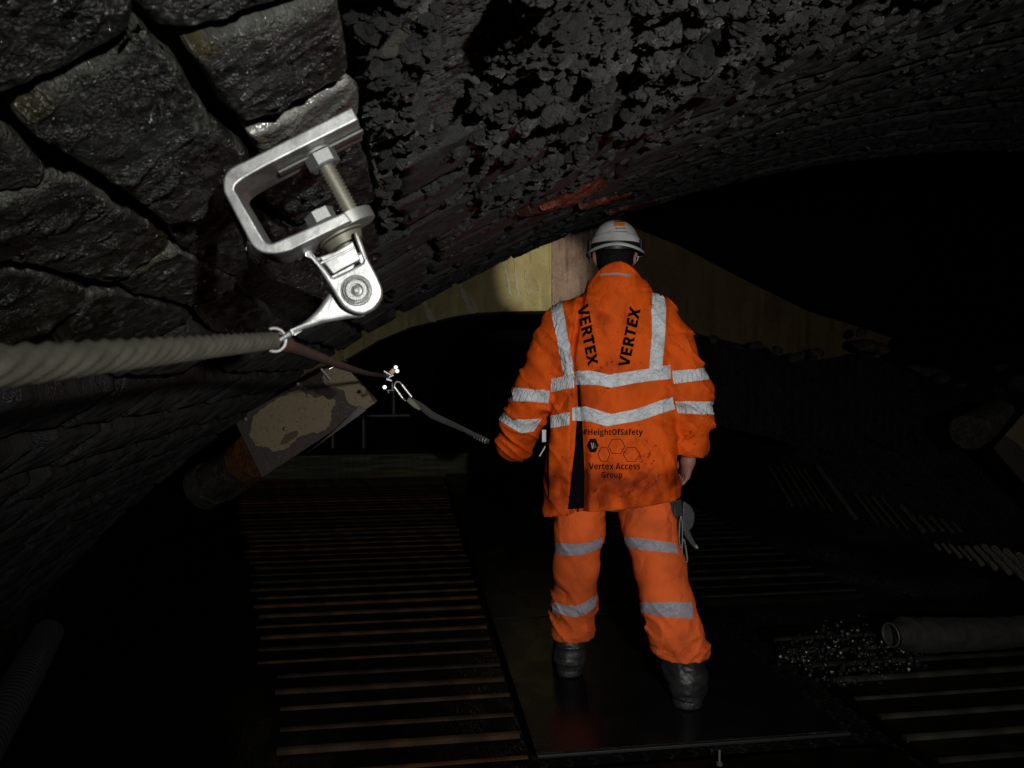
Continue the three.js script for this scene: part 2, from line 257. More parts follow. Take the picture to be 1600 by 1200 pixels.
// cauliflower clumps on the crust: knobs heaped on little domes
{
  const km = matte({ color: lin(0.033, 0.033, 0.033), roughness: 0.45, bumpMap: again(stoneBump, 3), bumpScale: 0.004, specularIntensity: 0.5 }), kw = std({ color: lin(0.040, 0.040, 0.040), roughness: 0.16, bumpMap: again(stoneBump, 3), bumpScale: 0.004 });
  const knob = (sd) => { const g = new THREE.IcosahedronGeometry(1, 4), p = g.attributes.position; for (let i = 0; i < p.count; i++) { const a = V3().fromBufferAttribute(p, i); a.multiplyScalar(0.85 + 0.55 * fbm(a.x * 1.6 + sd, a.y * 1.6, a.z * 1.6, 3) + 0.16 * Math.abs(noise(a.x * 6, a.y * 6 + sd, a.z * 6))); p.setXYZ(i, a.x, a.y, a.z); } g.computeVertexNormals(); return g; };
  const sets = [0, 1, 2, 3].map(() => []), M = new THREE.Matrix4(), Q = new THREE.Quaternion(), E = new THREE.Euler();
  for (let c = 0; c < 6600; c++) {
    const z = 0.46 * Math.pow(3.56 / 0.46, rnd()), s = lerp(SB + 0.02, sAtX(0.86 * z + 0.3), rnd()), zl = interp(lim, s)[0];
    const grow = 1 - sst(zl - 0.25, zl + 0.08, z + 0.25 * fbm(s * 4, z * 4, 3, 3)), thin = 0.2 + 0.8 * sst(-0.05, 0.35, s - SB - 0.05 + 0.3 * fbm(s * 5, z * 5, 8, 2)), n = fbm(s * 9, z * 7, 1.5, 3) * 0.9 + 0.5 * fbm(s * 24, z * 20, 4.5, 2);
    const far = 1 - grow; if (rnd() > Math.max(grow, 0.45 * far) * sst(-0.14, 0.10, n)) continue;
    const R = rr(0.008, 0.026) * (0.35 + 0.65 * thin) * (1 - 0.45 * far), h0 = Math.max(crustH(s, z), far > 0.5 ? 0.004 : -1), k = Math.round(14 + R * 1500), wetC = noise(s * 6, z * 5, 9) > 0.12;
    for (let i = 0; i < k; i++) {
      const a = rnd() * 6.283, t = Math.sqrt(rnd()), r = (0.0011 + 0.0115 * Math.pow(rnd(), 4)) * (0.6 + 0.4 * thin), ds = Math.cos(a) * t * R * 1.25, dz = Math.sin(a) * t * R * 1.1, p = vp(s + ds, z + dz, h0 + Math.sqrt(Math.max(0, 1 - t * t)) * R * 0.75 - 0.002);
      E.set(rr(0, 6), rr(0, 6), rr(0, 6)); M.compose(p, Q.setFromEuler(E), V3(r * rr(0.8, 1.3), r, r * rr(0.8, 1.3))); sets[(wetC && i % 2) || (far > 0.5 && i % 4 === 0) ? 3 : c % 3].push(M.clone());
    }
  }
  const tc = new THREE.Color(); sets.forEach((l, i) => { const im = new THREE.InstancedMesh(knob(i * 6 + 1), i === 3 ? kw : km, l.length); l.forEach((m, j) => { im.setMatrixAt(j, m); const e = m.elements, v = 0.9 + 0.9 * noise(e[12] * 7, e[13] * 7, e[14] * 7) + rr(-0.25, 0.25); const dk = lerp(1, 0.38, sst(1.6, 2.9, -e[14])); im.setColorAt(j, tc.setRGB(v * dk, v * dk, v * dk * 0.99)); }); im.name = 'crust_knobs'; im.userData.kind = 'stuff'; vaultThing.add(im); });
}
// ---------- ground, decks, kerb, far structures ----------
const mud = wet(0.010, 0.010, 0.010, { roughness: 0.9, bumpScale: 0.01, map: again(stoneTone, 1) });
struct('ground', gridG(60, 60, (u, v) => { const x = lerp(-7, 11, u), z = -lerp(-3, 15, v); return [x, -0.065 + 0.006 * noise(x * 3, z * 3, 2), z, x, z]; }), mud);
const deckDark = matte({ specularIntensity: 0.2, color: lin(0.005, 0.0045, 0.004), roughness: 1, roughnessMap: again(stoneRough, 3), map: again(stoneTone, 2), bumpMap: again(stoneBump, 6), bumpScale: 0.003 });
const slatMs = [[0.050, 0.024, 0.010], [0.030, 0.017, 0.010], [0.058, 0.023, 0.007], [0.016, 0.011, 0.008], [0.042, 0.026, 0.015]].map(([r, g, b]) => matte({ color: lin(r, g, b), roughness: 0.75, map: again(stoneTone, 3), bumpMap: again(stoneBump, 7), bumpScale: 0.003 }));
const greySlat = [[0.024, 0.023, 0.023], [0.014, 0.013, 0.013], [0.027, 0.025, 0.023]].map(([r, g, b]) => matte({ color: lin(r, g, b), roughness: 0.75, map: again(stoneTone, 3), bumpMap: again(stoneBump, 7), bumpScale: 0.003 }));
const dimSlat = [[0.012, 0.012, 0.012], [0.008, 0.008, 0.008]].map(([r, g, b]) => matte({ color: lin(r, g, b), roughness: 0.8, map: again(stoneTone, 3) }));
function slatG(len, w, h) { const sh = new THREE.Shape([[-w / 2, -0.012], [-w * 0.36, h - 0.004], [-w * 0.16, h - 0.0008], [0, h], [w * 0.16, h - 0.0008], [w * 0.36, h - 0.004], [w / 2, -0.012]].map(([a, b]) => new THREE.Vector2(a, b))); const g = new THREE.ExtrudeGeometry(sh, { depth: len, bevelEnabled: false, steps: 8 }); g.rotateY(Math.PI / 2); const p = g.attributes.position; for (let i = 0; i < p.count; i++) p.setY(i, p.getY(i) + 0.0022 * noise(p.getX(i) * 3, w * 50, len)); return g; }
function deck(label, x0, x1, zNear, zFar, pitch, ms, skip, cut, group) {
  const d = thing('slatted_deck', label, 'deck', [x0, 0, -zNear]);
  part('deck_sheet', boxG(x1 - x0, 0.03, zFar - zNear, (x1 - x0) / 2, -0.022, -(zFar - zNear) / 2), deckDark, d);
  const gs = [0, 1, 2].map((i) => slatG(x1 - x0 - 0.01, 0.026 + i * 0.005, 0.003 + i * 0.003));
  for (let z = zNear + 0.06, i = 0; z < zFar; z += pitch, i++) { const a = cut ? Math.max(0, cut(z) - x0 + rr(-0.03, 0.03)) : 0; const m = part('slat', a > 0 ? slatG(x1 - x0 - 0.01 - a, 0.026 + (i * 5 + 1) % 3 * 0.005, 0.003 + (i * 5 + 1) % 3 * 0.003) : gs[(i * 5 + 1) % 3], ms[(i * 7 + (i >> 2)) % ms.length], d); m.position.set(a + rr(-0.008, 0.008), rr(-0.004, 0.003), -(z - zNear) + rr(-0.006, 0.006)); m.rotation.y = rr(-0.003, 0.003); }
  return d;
}
deck('wet rusty slatted deck on the left of the person, its slats cut off to form a shadow edge', -1.9, 0.385, 2.16, 8.6, 0.154, slatMs, 0, (z) => 0.20 - 0.249 * z);  // slats stop along the line of a cast shadow, shade built as bare sheet
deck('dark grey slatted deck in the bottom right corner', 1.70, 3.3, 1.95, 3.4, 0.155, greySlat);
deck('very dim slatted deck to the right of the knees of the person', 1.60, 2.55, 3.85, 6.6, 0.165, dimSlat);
const plateM = matte({ specularIntensity: 0.6, color: lin(0.005, 0.005, 0.0055), roughness: 0.34, roughnessMap: again(dataTex(S5, (i) => g1(0.7 + 0.6 * (nA[i] - 0.3))), 2), map: again(dirtTone, 2), bumpMap: again(stoneBump, 3), bumpScale: 0.0015 });
const walk = thing('steel_walkway', 'smooth wet black steel plate walkway under the boots of the person', 'walkway', [0.41, 0, -2.37]);
for (let i = 0, z = 0; i < 5; i++) { const l = 1.3; part('plate', boxG(1.10, 0.014, l - 0.008, 0.55, 0.002 , -z - l / 2, 0.001), plateM, walk); z += l; }
part('front_edge', boxG(1.11, 0.012, 0.010, 0.555, 0.003, 0.008, 0.003), std({ color: lin(0.012, 0.012, 0.012), roughness: 0.55, map: again(dirtTone, 3), metalness: 0.3 }), walk);
const lowP = thing('front_plate', 'dark lower steel plate in the foreground below the walkway edge', 'plate', [0.45, -0.03, -1.6]);
part('sheet', boxG(1.2, 0.012, 0.72, 0.6, 0, -0.36, 0.004), deckDark, lowP);
const bo = onFloor(1124, 1196, -0.024); const bolt = thing('standing_bolt', 'small steel bolt standing upright in front of the walkway edge', 'bolt', bo.toArray());
part('shank', rodG(V3(0, 0, 0), V3(0, 0.052, 0), 0.004), std({ color: lin(0.12, 0.12, 0.11), roughness: 0.4, metalness: 0.3 }), bolt); part('nut', new THREE.CylinderGeometry(0.011, 0.011, 0.008, 6).translate(0, 0.006, 0), std({ color: lin(0.08, 0.08, 0.07), roughness: 0.5, metalness: 0.3 }), bolt);
// kerb across the far end of the deck
const concD = wet(0.10, 0.10, 0.07, { bumpScale: 0.008 });
part('block', boxG(4.2, 0.30, 0.5, 0, 0.1, 0, 0.02), concD, thing('concrete_sill', 'low olive grey concrete sill across the far end of the left deck', 'sill', [0.1, 0, -8.95]));
// arched concrete face beyond the vault
const ZC = 8.0, arch = thing('concrete_arch', 'yellowish concrete arch seen face on beyond the end of the stone vault', 'arch', onZ(862, 430, ZC).toArray());
const streak = (base, dark, pale, sc, sd) => { const cv = document.createElement('canvas'); cv.width = cv.height = 1024; const c = cv.getContext('2d'); c.fillStyle = base; c.fillRect(0, 0, 1024, 1024); let s = sd; const R = () => { s = (s * 16807) % 2147483647; return s / 2147483647; };
  const el = (x, y, w, h, r) => { for (const ox of [-1024, 0, 1024]) for (const oy of [-1024, 0, 1024]) { if (x + ox < -w - h || x + ox > 1024 + w + h || y + oy < -w - h || y + oy > 1024 + w + h) continue; c.beginPath(); c.ellipse(x + ox, y + oy, w, h, r, 0, 7); c.fill(); } };
  for (let i = 0; i < 260; i++) { c.globalAlpha = 0.03 + 0.07 * R(); c.fillStyle = R() < 0.6 ? dark : pale; const w = 20 + R() * 130; el(R() * 1024, R() * 1024, w, w * (0.5 + R()), R() * 3); }
  for (let i = 0; i < 90; i++) { c.globalAlpha = 0.06 + 0.15 * R(); c.fillStyle = R() < 0.45 ? dark : pale; let x = R() * 1024, y = R() * 700, w = 4 + R() * 16; for (let k = 0; k < 20; k++) { el(x, y, w, 18, 0); y += 17; x += (R() - 0.5) * 6; w *= 0.93 + R() * 0.08; } }
  for (let i = 0; i < 1500; i++) { c.globalAlpha = 0.06 + 0.2 * R(); c.fillStyle = R() < 0.6 ? dark : pale; el(R() * 1024, R() * 1024, 1 + R() * 6, 1 + R() * 7, R() * 3); }
  c.globalAlpha = 1; const t = new THREE.CanvasTexture(cv); t.colorSpace = THREE.SRGBColorSpace; t.wrapS = t.wrapT = THREE.RepeatWrapping; t.repeat.set(sc, sc); return t; };
const yellowC = std({ map: streak('#7f7349', '#463f24', '#a99d70', 0.42, 11), roughness: 0.75, bumpMap: again(stoneBump, 2), bumpScale: 0.01 });
const pinkC = std({ map: streak('#7c6557', '#4a382e', '#ad988a', 0.6, 23), roughness: 0.38, bumpMap: again(stoneBump, 3), bumpScale: 0.03 });
const brownC = std({ map: streak('#54421f', '#2c1c0a', '#6a5630', 0.4, 37), roughness: 0.8, bumpMap: again(stoneBump, 2), bumpScale: 0.015 });
const AP = (list) => new THREE.Shape(list.map(([x, y]) => { const p = onZ(x, y, ZC).sub(arch.position); return new THREE.Vector2(p.x, p.y); }));
const face = (list, m, dz, lab) => { const g = new THREE.ExtrudeGeometry(AP(list), { depth: 0.5, bevelEnabled: true, bevelSize: 0.012, bevelThickness: 0.012, bevelSegments: 2 }); g.translate(0, 0, -0.5 - dz); return part('arch_panel', g, m, arch, lab); };
face([[420, 660], [470, 607], [530, 566], [590, 531], [640, 510], [700, 495], [740, 488], [800, 485], [860.5, 484], [860.5, 320], [700, 360], [560, 430], [400, 590]], yellowC, 0, 'yellowish stained left panel of the arch');
face([[863, 483], [905, 485], [946, 488], [946, 335], [863, 318]], pinkC, -0.03, 'pinkish flaking middle panel of the arch');
part('render_coat', gridG(60, 70, (u, v) => { const p = onZ(lerp(864, 945, u), lerp(330, 483 + 4 * u, v), ZC - 0.03).sub(arch.position), e = Math.min(u, 1 - u, v, 1 - v); return [p.x, p.y, p.z + (e > 0 ? 0.02 + 0.10 * Math.max(-0.15, fbm(p.x * 3.0, p.y * 1.6, 4, 5)) + 0.03 * sst(0.25, 0.28, u) : -0.05), p.x, p.y]; }), pinkC, arch, 'lumpy pinkish coat of wet render');
face([[949, 488], [1012, 499], [1080, 518], [1140, 532], [1220, 552], [1352, 588], [1392, 528], [1260, 487], [1150, 432], [1060, 385], [1012, 366], [949, 340]], brownC, 0, 'dark brown right panel of the arch');
const limeM = std({ color: lin(0.52, 0.50, 0.36), roughness: 0.6, bumpMap: again(stoneBump, 12), bumpScale: 0.02 });
for (const [pts, w] of [[[[718, 443], [726, 462], [733, 480], [738, 490]], 5], [[[726, 458], [738, 470], [745, 488]], 3.5], [[[660, 468], [668, 484], [676, 503]], 6], [[[786, 409], [794, 440], [797, 462]], 2.4], [[[804, 404], [806, 430], [811, 466]], 2.8], [[[820, 420], [822, 440], [827, 462]], 2.2], [[[838, 440], [842, 460]], 1.4]]) {
  const c = new THREE.CatmullRomCurve3(pts.map(([x, y]) => onZ(x, y, ZC - 0.012).sub(arch.position)));
  part('lime_streak', gridG(6, 24, (u, v) => { const p = c.getPointAt(v), a = (u - 0.5) * 2, ww = w * ZC / FOC * (0.6 + 0.5 * v + 0.5 * noise(v * 8, w, 2)); return [p.x + a * ww, p.y, p.z + 0.014 * (1 - a * a) + 0.010, u * 0.1, v]; }), limeM, arch);
}
// dark chamber round the far end
const wallM = matte({ color: lin(0.004, 0.004, 0.0045), roughness: 0.95, bumpMap: again(stoneBump, 2), bumpScale: 0.02 });
struct('chamber_roof', boxG(24, 0.3, 14, 2, 4.6, -11), wallM); struct('chamber_wall', boxG(24, 6, 0.3, 2, 2, -15), wallM); struct('chamber_wall', boxG(0.3, 6, 14, -6.2, 2, -9), wallM); struct('chamber_wall', boxG(0.3, 6, 14, 11, 2, -9), wallM);
// guard rail in front of the far opening
const railM = std({ color: lin(0.05, 0.05, 0.048), roughness: 0.5, map: again(dirtTone, 4) });
function rail(label, posts, rails, d) { const r = thing('guard_rail', label, 'guard rail', onZ(posts[0][0], posts[0][1], d).toArray(), 'guard rails'); for (const [x, y0, y1] of posts) part('post', rodG(onZ(x, y1, d).sub(r.position), onZ(x, y0, d).sub(r.position), 0.024), railM, r); for (const [x0, y0, x1, y1] of rails) part('rail', rodG(onZ(x0, y0, d).sub(r.position), onZ(x1, y1, d).sub(r.position), 0.022), railM, r); return r; }
rail('faint grey guard rail behind the steel box beam', [[568, 648, 700], [615, 600, 652], [520, 660, 700]], [[500, 651, 640, 649]], 8.6).userData.group = undefined;
rail('faint grey guard rail beside the raised left sleeve', [[765, 598, 700], [900, 598, 700]], [[765, 598, 905, 597], [765, 652, 905, 651]], 8.6).userData.group = undefined;
// steel box beam with stained end plate, tube and rusty collar on the left
const stain = (() => { const cv = document.createElement('canvas'); cv.width = 1024; cv.height = 512; const c = cv.getContext('2d'); c.fillStyle = '#4c4340'; c.fillRect(0, 0, 1024, 512); let s = 91; const R = () => { s = (s * 16807) % 2147483647; return s / 2147483647; };
  const rough = (pts, amp) => { const o = []; pts.forEach((p, i) => { const n = pts[(i + 1) % pts.length]; for (let k = 0; k < 6; k++) { const t = k / 6, e = (p[0] % 1024 === 0 && n[0] % 1024 === 0) || (p[1] % 512 === 0 && n[1] % 512 === 0) ? 0 : amp; o.push([lerp(p[0], n[0], t) + (R() - 0.5) * e, lerp(p[1], n[1], t) + (R() - 0.5) * e]); } }); return o; };
  const blob = (pts, col) => { c.fillStyle = col; c.beginPath(); pts.forEach(([x, y], i) => { const n = pts[(i + 1) % pts.length]; const mx = (x + n[0]) / 2, my = (y + n[1]) / 2; i ? c.quadraticCurveTo(x, y, mx, my) : c.moveTo(mx, my); }); c.closePath(); c.fill(); };
  blob(rough([[70, 150], [150, 60], [300, 20], [500, 24], [600, 40], [640, 130], [690, 190], [770, 200], [780, 300], [700, 380], [640, 450], [560, 470], [500, 430], [400, 400], [260, 420], [170, 390], [130, 330], [60, 260]], 26), '#8a7b61');
  blob(rough([[840, 0], [1024, 0], [1024, 512], [900, 512], [850, 380], [880, 250], [800, 120]], 22), '#8d7f66');
  blob(rough([[640, 0], [840, 0], [800, 120], [840, 250], [760, 260], [690, 140]], 20), '#2e2622'); blob([[200, 330], [400, 320], [420, 380], [260, 390]], '#5a4c3a');
  for (let i = 0; i < 900; i++) { c.globalAlpha = 0.05 + 0.2 * R(); c.fillStyle = R() < 0.6 ? '#2c241e' : '#a3977f'; const r = 1 + R() * 9; c.beginPath(); c.ellipse(R() * 1024, R() * 512, r, r * (0.5 + R()), R() * 3, 0, 7); c.fill(); } c.globalAlpha = 1;
  const t = new THREE.CanvasTexture(cv); t.colorSpace = THREE.SRGBColorSpace; return t; })();
const stainM = std({ map: stain, roughness: 0.5, metalness: 0.15, bumpMap: again(stoneBump, 3), bumpScale: 0.004 }), rustM = wet(0.13, 0.045, 0.010), tubeM = wet(0.03, 0.026, 0.022);
function quadPlate(a, b, c, d, th, o, nu = 24, nv = 14) {              // a..d corners (top left, top right, bottom right, bottom left)
  const n = b.clone().sub(a).cross(d.clone().sub(a)).normalize();
  const f = (u, v) => a.clone().lerp(b, u).lerp(d.clone().lerp(c, u), v).sub(o), fr = gridG(nu, nv, (u, v) => { const p = f(u, v); return [p.x, p.y, p.z, u, 1 - v]; });
  const bk = gridG(2, 2, (u, v) => { const p = f(1 - u, v).addScaledVector(n, th); return [p.x, p.y, p.z, u, v]; });
  const sd = gridG(4, 1, (u, v) => { const q = [[0, 0], [0, 1], [1, 1], [1, 0], [0, 0]][Math.round(u * 4)], p = f(q[0], q[1]).addScaledVector(n, th * v); return [p.x, p.y, p.z, 0.02, 0.02]; });
  return merge(fr, bk, sd.toNonIndexed());
}
{
  const d = 4.3, b = thing('box_beam', 'stained tan steel box beam raking up from the lower left behind the vault edge', 'beam', onZ(460, 660, d).toArray()), o = b.position;
  const A = onZ(366, 656, d + 0.15), B = onZ(532, 564, d - 0.05), C = onZ(590, 627, d - 0.05), D = onZ(410, 746, d + 0.12);
  part('face_plate', quadPlate(A, B, C, D, 0.02, o), stainM, b);
  const A2 = onZ(376, 650, d + 0.55), B2 = onZ(548, 560, d + 0.45);
  part('top_plate', quadPlate(A2, B2, B, A, 0.012, o), wet(0.06, 0.05, 0.045), b);
  const C1 = onZ(586, 632, d - 0.06), D1 = onZ(470, 713, d - 0.01);
  part('lower_lip', quadPlate(onZ(561, 634, d - 0.1), onZ(572, 641, d - 0.1), onZ(472, 714, d - 0.05), onZ(510, 684, d - 0.05), 0.01, o), std({ color: lin(0.18, 0.17, 0.17), roughness: 0.4, metalness: 0.3, map: again(dirtTone, 2) }), b);
  for (const [x, y] of [[466, 600], [482, 618], [446, 670], [512, 596], [384, 655]]) part('rivet', new THREE.SphereGeometry(0.011, 12, 8).translate(...onZ(x, y, d - 0.015).sub(o).toArray()), std({ color: lin(0.2, 0.18, 0.15), roughness: 0.4 }), b);
  part('bracket_pin', rodG(onZ(502, 576, d - 0.08).sub(o), onZ(516, 593, d - 0.08).sub(o), 0.008), std({ color: lin(0.3, 0.28, 0.25), roughness: 0.4 }), b);
  const p0 = onZ(393, 716, d + 0.2), p1 = onZ(318, 762, d + 0.35);
  part('tube', rodG(p0.clone().sub(o), p1.clone().sub(o), 0.12, 0.12, 32), tubeM, b);
  part('collar', rodG(onZ(398, 712, d + 0.17).sub(o), onZ(382, 722, d + 0.22).sub(o), 0.137, 0.132, 32), rustM, b, 'orange rusty collar');
  part('tube_end', rodG(onZ(332, 754, d + 0.32).sub(o), onZ(316, 764, d + 0.36).sub(o), 0.135, 0.135, 32), wet(0.05, 0.047, 0.044), b);
  part('strut', rodG(onZ(356, 780, d + 0.2).sub(o), onZ(432, 728, d + 0.2).sub(o), 0.018), tubeM, b);
}
{
  const d = 4.6, b = thing('box_beam', 'grey brown steel box beam cut by the right edge of the photograph', 'beam', onZ(1580, 690, d).toArray()), o = b.position;
  part('face_plate', quadPlate(onZ(1552, 700, d), onZ(1612, 632, d), onZ(1700, 740, d - 0.2), onZ(1640, 800, d - 0.2), 0.02, o), std({ map: again(stain, 0.4), color: lin(0.3, 0.29, 0.27), roughness: 0.5, metalness: 0.15 }), b);
  part('tube', rodG(onZ(1560, 650, d + 0.5).sub(o), onZ(1512, 676, d + 0.3).sub(o), 0.13, 0.13, 32), wet(0.06, 0.054, 0.043), b);
}
// rubble bank on the right, and the ribbed sheets that lean on it
const bankM = wet(0.014, 0.014, 0.015, { bumpScale: 0.02 });
struct('bank', gridG(90, 70, (u, v) => { const x = lerp(2.6, 9, u), z = lerp(3.9, 12, v), y = -0.06 + 1.25 * sst(3.2, 5.2, x) * sst(4.6, 7.4, z) + 0.5 * sst(4.5, 8, x) * sst(6, 10, z) + 0.10 * fbm(x * 1.7, z * 1.7, 4, 5); return [x, y, -z, x, z]; }), bankM);
const rockG = (sd, r) => { const g = new THREE.IcosahedronGeometry(1, 3), p = g.attributes.position; for (let i = 0; i < p.count; i++) { const a = V3().fromBufferAttribute(p, i); a.multiplyScalar(1 + 0.35 * fbm(a.x * 1.2 + sd, a.y * 1.2, a.z * 1.2, 4)); p.setXYZ(i, a.x * r, a.y * r * 0.55, a.z * r * 0.8); } g.computeVertexNormals(); return g; };
const rockM = wet(0.055, 0.055, 0.058), rub = thing('rubble_pile', 'dim pile of broken dark stones along the top of the right bank', 'rubble pile', onZ(1300, 590, 6.8).toArray());
const rocks = [0, 1, 2, 3, 4].map((i) => rockG(i * 5 + 1, 1));
[[1085, 524, 9], [1115, 530, 12], [1150, 545, 13], [1180, 540, 14], [1215, 548, 12], [1245, 558, 16], [1275, 552, 18], [1310, 575, 20], [1345, 520, 11], [1352, 540, 22], [1385, 590, 14], [1345, 600, 16], [1312, 598, 14], [1375, 545, 20], [1430, 575, 13], [1455, 583, 22], [1470, 592, 18], [1498, 605, 16], [1530, 625, 12], [1560, 575, 16], [1590, 600, 24], [1420, 605, 17], [1250, 590, 16], [1200, 575, 14], [1555, 612, 20]].forEach(([x, y, r], i) => { const m = part('stone', rocks[i % 5], rockM, rub); m.position.copy(onZ(x, y, 6.8 + (i % 4) * 0.12).sub(rub.position)); m.scale.setScalar(r * 6.8 / FOC * 0.9); m.rotation.set(rr(-0.5, 0.5), rr(0, 6), rr(-0.7, 0.3)); });
struct('rubble_base', gridG(60, 16, (u, v) => { const px = lerp(1060, 1700, u), top = interp([[1060, 520], [1130, 530], [1250, 560], [1350, 545], [1450, 590], [1600, 605], [1700, 620]], px)[0], p = onZ(px, top + 6 + v * 130 , 7.0 - v * 0.9); return [p.x, p.y + 0.05 * fbm(px * 0.03, v * 4, 3), p.z + 0.08 * fbm(px * 0.02, v * 3, 8), u * 4, v]; }), bankM);
function leanSheet(label, list, m) {                                  // list [[x, y, length, width in pixels]] of near ends
  const s = thing('ribbed_sheet', label, 'sheet', onFloor(list[0][0], list[0][1], 0.01).toArray()), dir = V3(0.204, 0.345, -1).normalize();
  for (const [x, y, L, w] of list) { const a = onFloor(x, y, 0.01), b = a.clone().addScaledVector(dir, L); const g = rodG(a.clone().sub(s.position), b.clone().sub(s.position), w, w, 8); part('rib', g, m, s); }
  const p0 = onFloor(list[0][0], list[0][1], -0.02).sub(s.position), p1 = onFloor(list[list.length - 1][0], list[list.length - 1][1], -0.02).sub(s.position);
  part('sheet', gridG(4, 4, (u, v) => { const p = p0.clone().lerp(p1, u).addScaledVector(dir, v * list[0][2] * 0.95); return [p.x, p.y - 0.02, p.z, u, v]; }), deckDark, s);
}
const ribM = wet(0.11, 0.10, 0.092), ribL = wet(0.22, 0.20, 0.18);
leanSheet('dim ribbed sheet leaning on the bank, farthest of three', [[1238, 790, .8, .012], [1252, 791, .8, .007], [1265, 792, .85, .011], [1278, 794, .85, .007], [1291, 799, .85, .011], [1303, 803, .85, .008], [1338, 812, .95, .022]], ribM);
leanSheet('ribbed sheet with hooked rib ends in the middle of three', [[1372, 818, .5, .010], [1388, 823, .5, .007], [1402, 824, .5, .010], [1418, 826, .5, .008], [1443, 830, .38, .020], [1458, 829, .22, .014], [1473, 829, .2, .014], [1488, 831, .18, .014], [1501, 830, .13, .012]], ribM);
leanSheet('pale ribbed sheet at the right edge, nearest of three', [[1468, 858, .06, .012], [1484, 863, .1, .012], [1501, 870, .14, .014], [1517, 875, .16, .010], [1535, 882, .2, .017], [1556, 888, .24, .018], [1578, 895, .3, .019], [1600, 903, .33, .020], [1622, 910, .34, .020], [1645, 918, .34, .02]], ribL);
// drain hoses
function hose(name, label, pts, rad, pitch, m, nv) { const h = thing(name, label, 'hose', pts[0].toArray()), c = new THREE.CatmullRomCurve3(pts.map((p) => p.clone().sub(pts[0]))), L = c.getLength(), fr = c.computeFrenetFrames(nv); part('corrugated_tube', gridG(28, nv, (u, v) => { const i = Math.round(v * nv), p = c.getPointAt(i / nv), a = u * 2 * Math.PI, r = rad * (1 + 0.11 * Math.sin(v * L / pitch * 2 * Math.PI)); const q = p.clone().addScaledVector(fr.normals[i], Math.cos(a) * r).addScaledVector(fr.binormals[i], Math.sin(a) * r); return [q.x, q.y, q.z, v * L, u * 0.3]; }), m, h); return h; }
hose('corrugated_hose', 'dark corrugated plastic hose in the bottom left corner', [onFloor(74, 990, 0.02), onFloor(42, 1050, 0.04), onFloor(-5, 1130, 0.05), onFloor(-80, 1260, 0.05)], 0.062, 0.034, std({ color: lin(0.028, 0.028, 0.033), roughness: 0.2 }), 640);
{
  const y = 0.075, P = [onFloor(1392, 992, y), onFloor(1450, 992, y), onFloor(1530, 990, y), onFloor(1620, 984, y), onFloor(1720, 978, y)];
  const h = hose('drain_hose', 'grey drainage hose wrapped in cloth lying at the right edge', [P[3].clone().lerp(P[2], 0.35), P[3], P[4]], 0.062, 0.016, std({ color: lin(0.016, 0.0155, 0.014), roughness: 0.5 }), 300), o = h.position;
  const c = new THREE.CatmullRomCurve3(P.slice(0, 4).map((p) => p.clone().sub(o)));
  part('cloth_wrap', gridG(30, 90, (u, v) => { const p = c.getPointAt(v * 0.86), a = u * 2 * Math.PI, r = (v < 0.12 ? 0.056 : 0.085 - 0.018 * v) * (1 + 0.09 * fbm(v * 9, Math.cos(a) * 2, Math.sin(a) * 2, 3) * 2); return [p.x + 0.2 * Math.cos(a) * r, p.y + Math.sin(a) * r * 0.95, p.z + Math.cos(a) * r, v, u * 0.4]; }), std({ color: lin(0.0065, 0.006, 0.0048), roughness: 0.85, bumpMap: again(crease, 2), bumpScale: 0.01 }), h);
  const tg = new THREE.TorusGeometry(0.05, 0.005, 10, 30); tg.rotateY(Math.PI / 2 + 0.1); tg.translate(...P[0].clone().sub(o).toArray()); part('pale_rim', tg, std({ color: lin(0.035, 0.035, 0.035), roughness: 0.5 }), h);
}
// wet gravel beside the hose
{
  const cg = new THREE.IcosahedronGeometry(1, 0), n = 620, im = new THREE.InstancedMesh(cg, std({ color: lin(0.007, 0.007, 0.007), roughness: 0.42 }), n), mt = new THREE.Matrix4(), qq = new THREE.Quaternion(), eu = new THREE.Euler();
  for (let i = 0; i < n; i++) { const t = rnd(), px = lerp(1225, 1440, t) + rr(-10, 10), py = 1020 + (rnd() + rnd() - 1) * 42 * (0.5 + Math.sin(t * 3)); const p = onFloor(px, py, 0.0), r = 0.003 + 0.013 * Math.pow(rnd(), 2); eu.set(rr(0, 6), rr(0, 6), rr(0, 6)); mt.compose(V3(p.x, -0.01 + rr(0, 0.022), p.z), qq.setFromEuler(eu), V3(r, r * 0.8, r * 1.1)); im.setMatrixAt(i, mt); }
  im.name = 'gravel'; scene.add(im); tag(im, 'small patch of glinting wet black gravel beside the drainage hose', 'gravel', null, 'stuff');
}
// brown timber along the foot of the left wall
{ const a = onFloor(100, 888, 0.02), b = onFloor(-60, 1085, 0.02), t = thing('timber_beam', 'dark brown timber beam along the foot of the left wall', 'beam', a.toArray()); const d = b.clone().sub(a), L = d.length(); const g = gridG(40, 24, (u, v) => { const s = v * 4 % 4, e = 0.075, q = s < 1 ? [-e, lerp(-e, e, s)] : s < 2 ? [lerp(-e, e, s - 1), e] : s < 3 ? [e, lerp(e, -e, s - 2)] : [lerp(e, -e, s - 3), -e]; const w = 1 + 0.12 * fbm(u * 9, q[0] * 30, q[1] * 30, 3); return [q[0] * w, u * L, q[1] * w, u * L, v * 0.3]; }); alongG(g, V3(0, 0.05, 0), d.clone().add(V3(0, 0.05, 0))); part('timber', g, wet(0.055, 0.032, 0.024), t); }
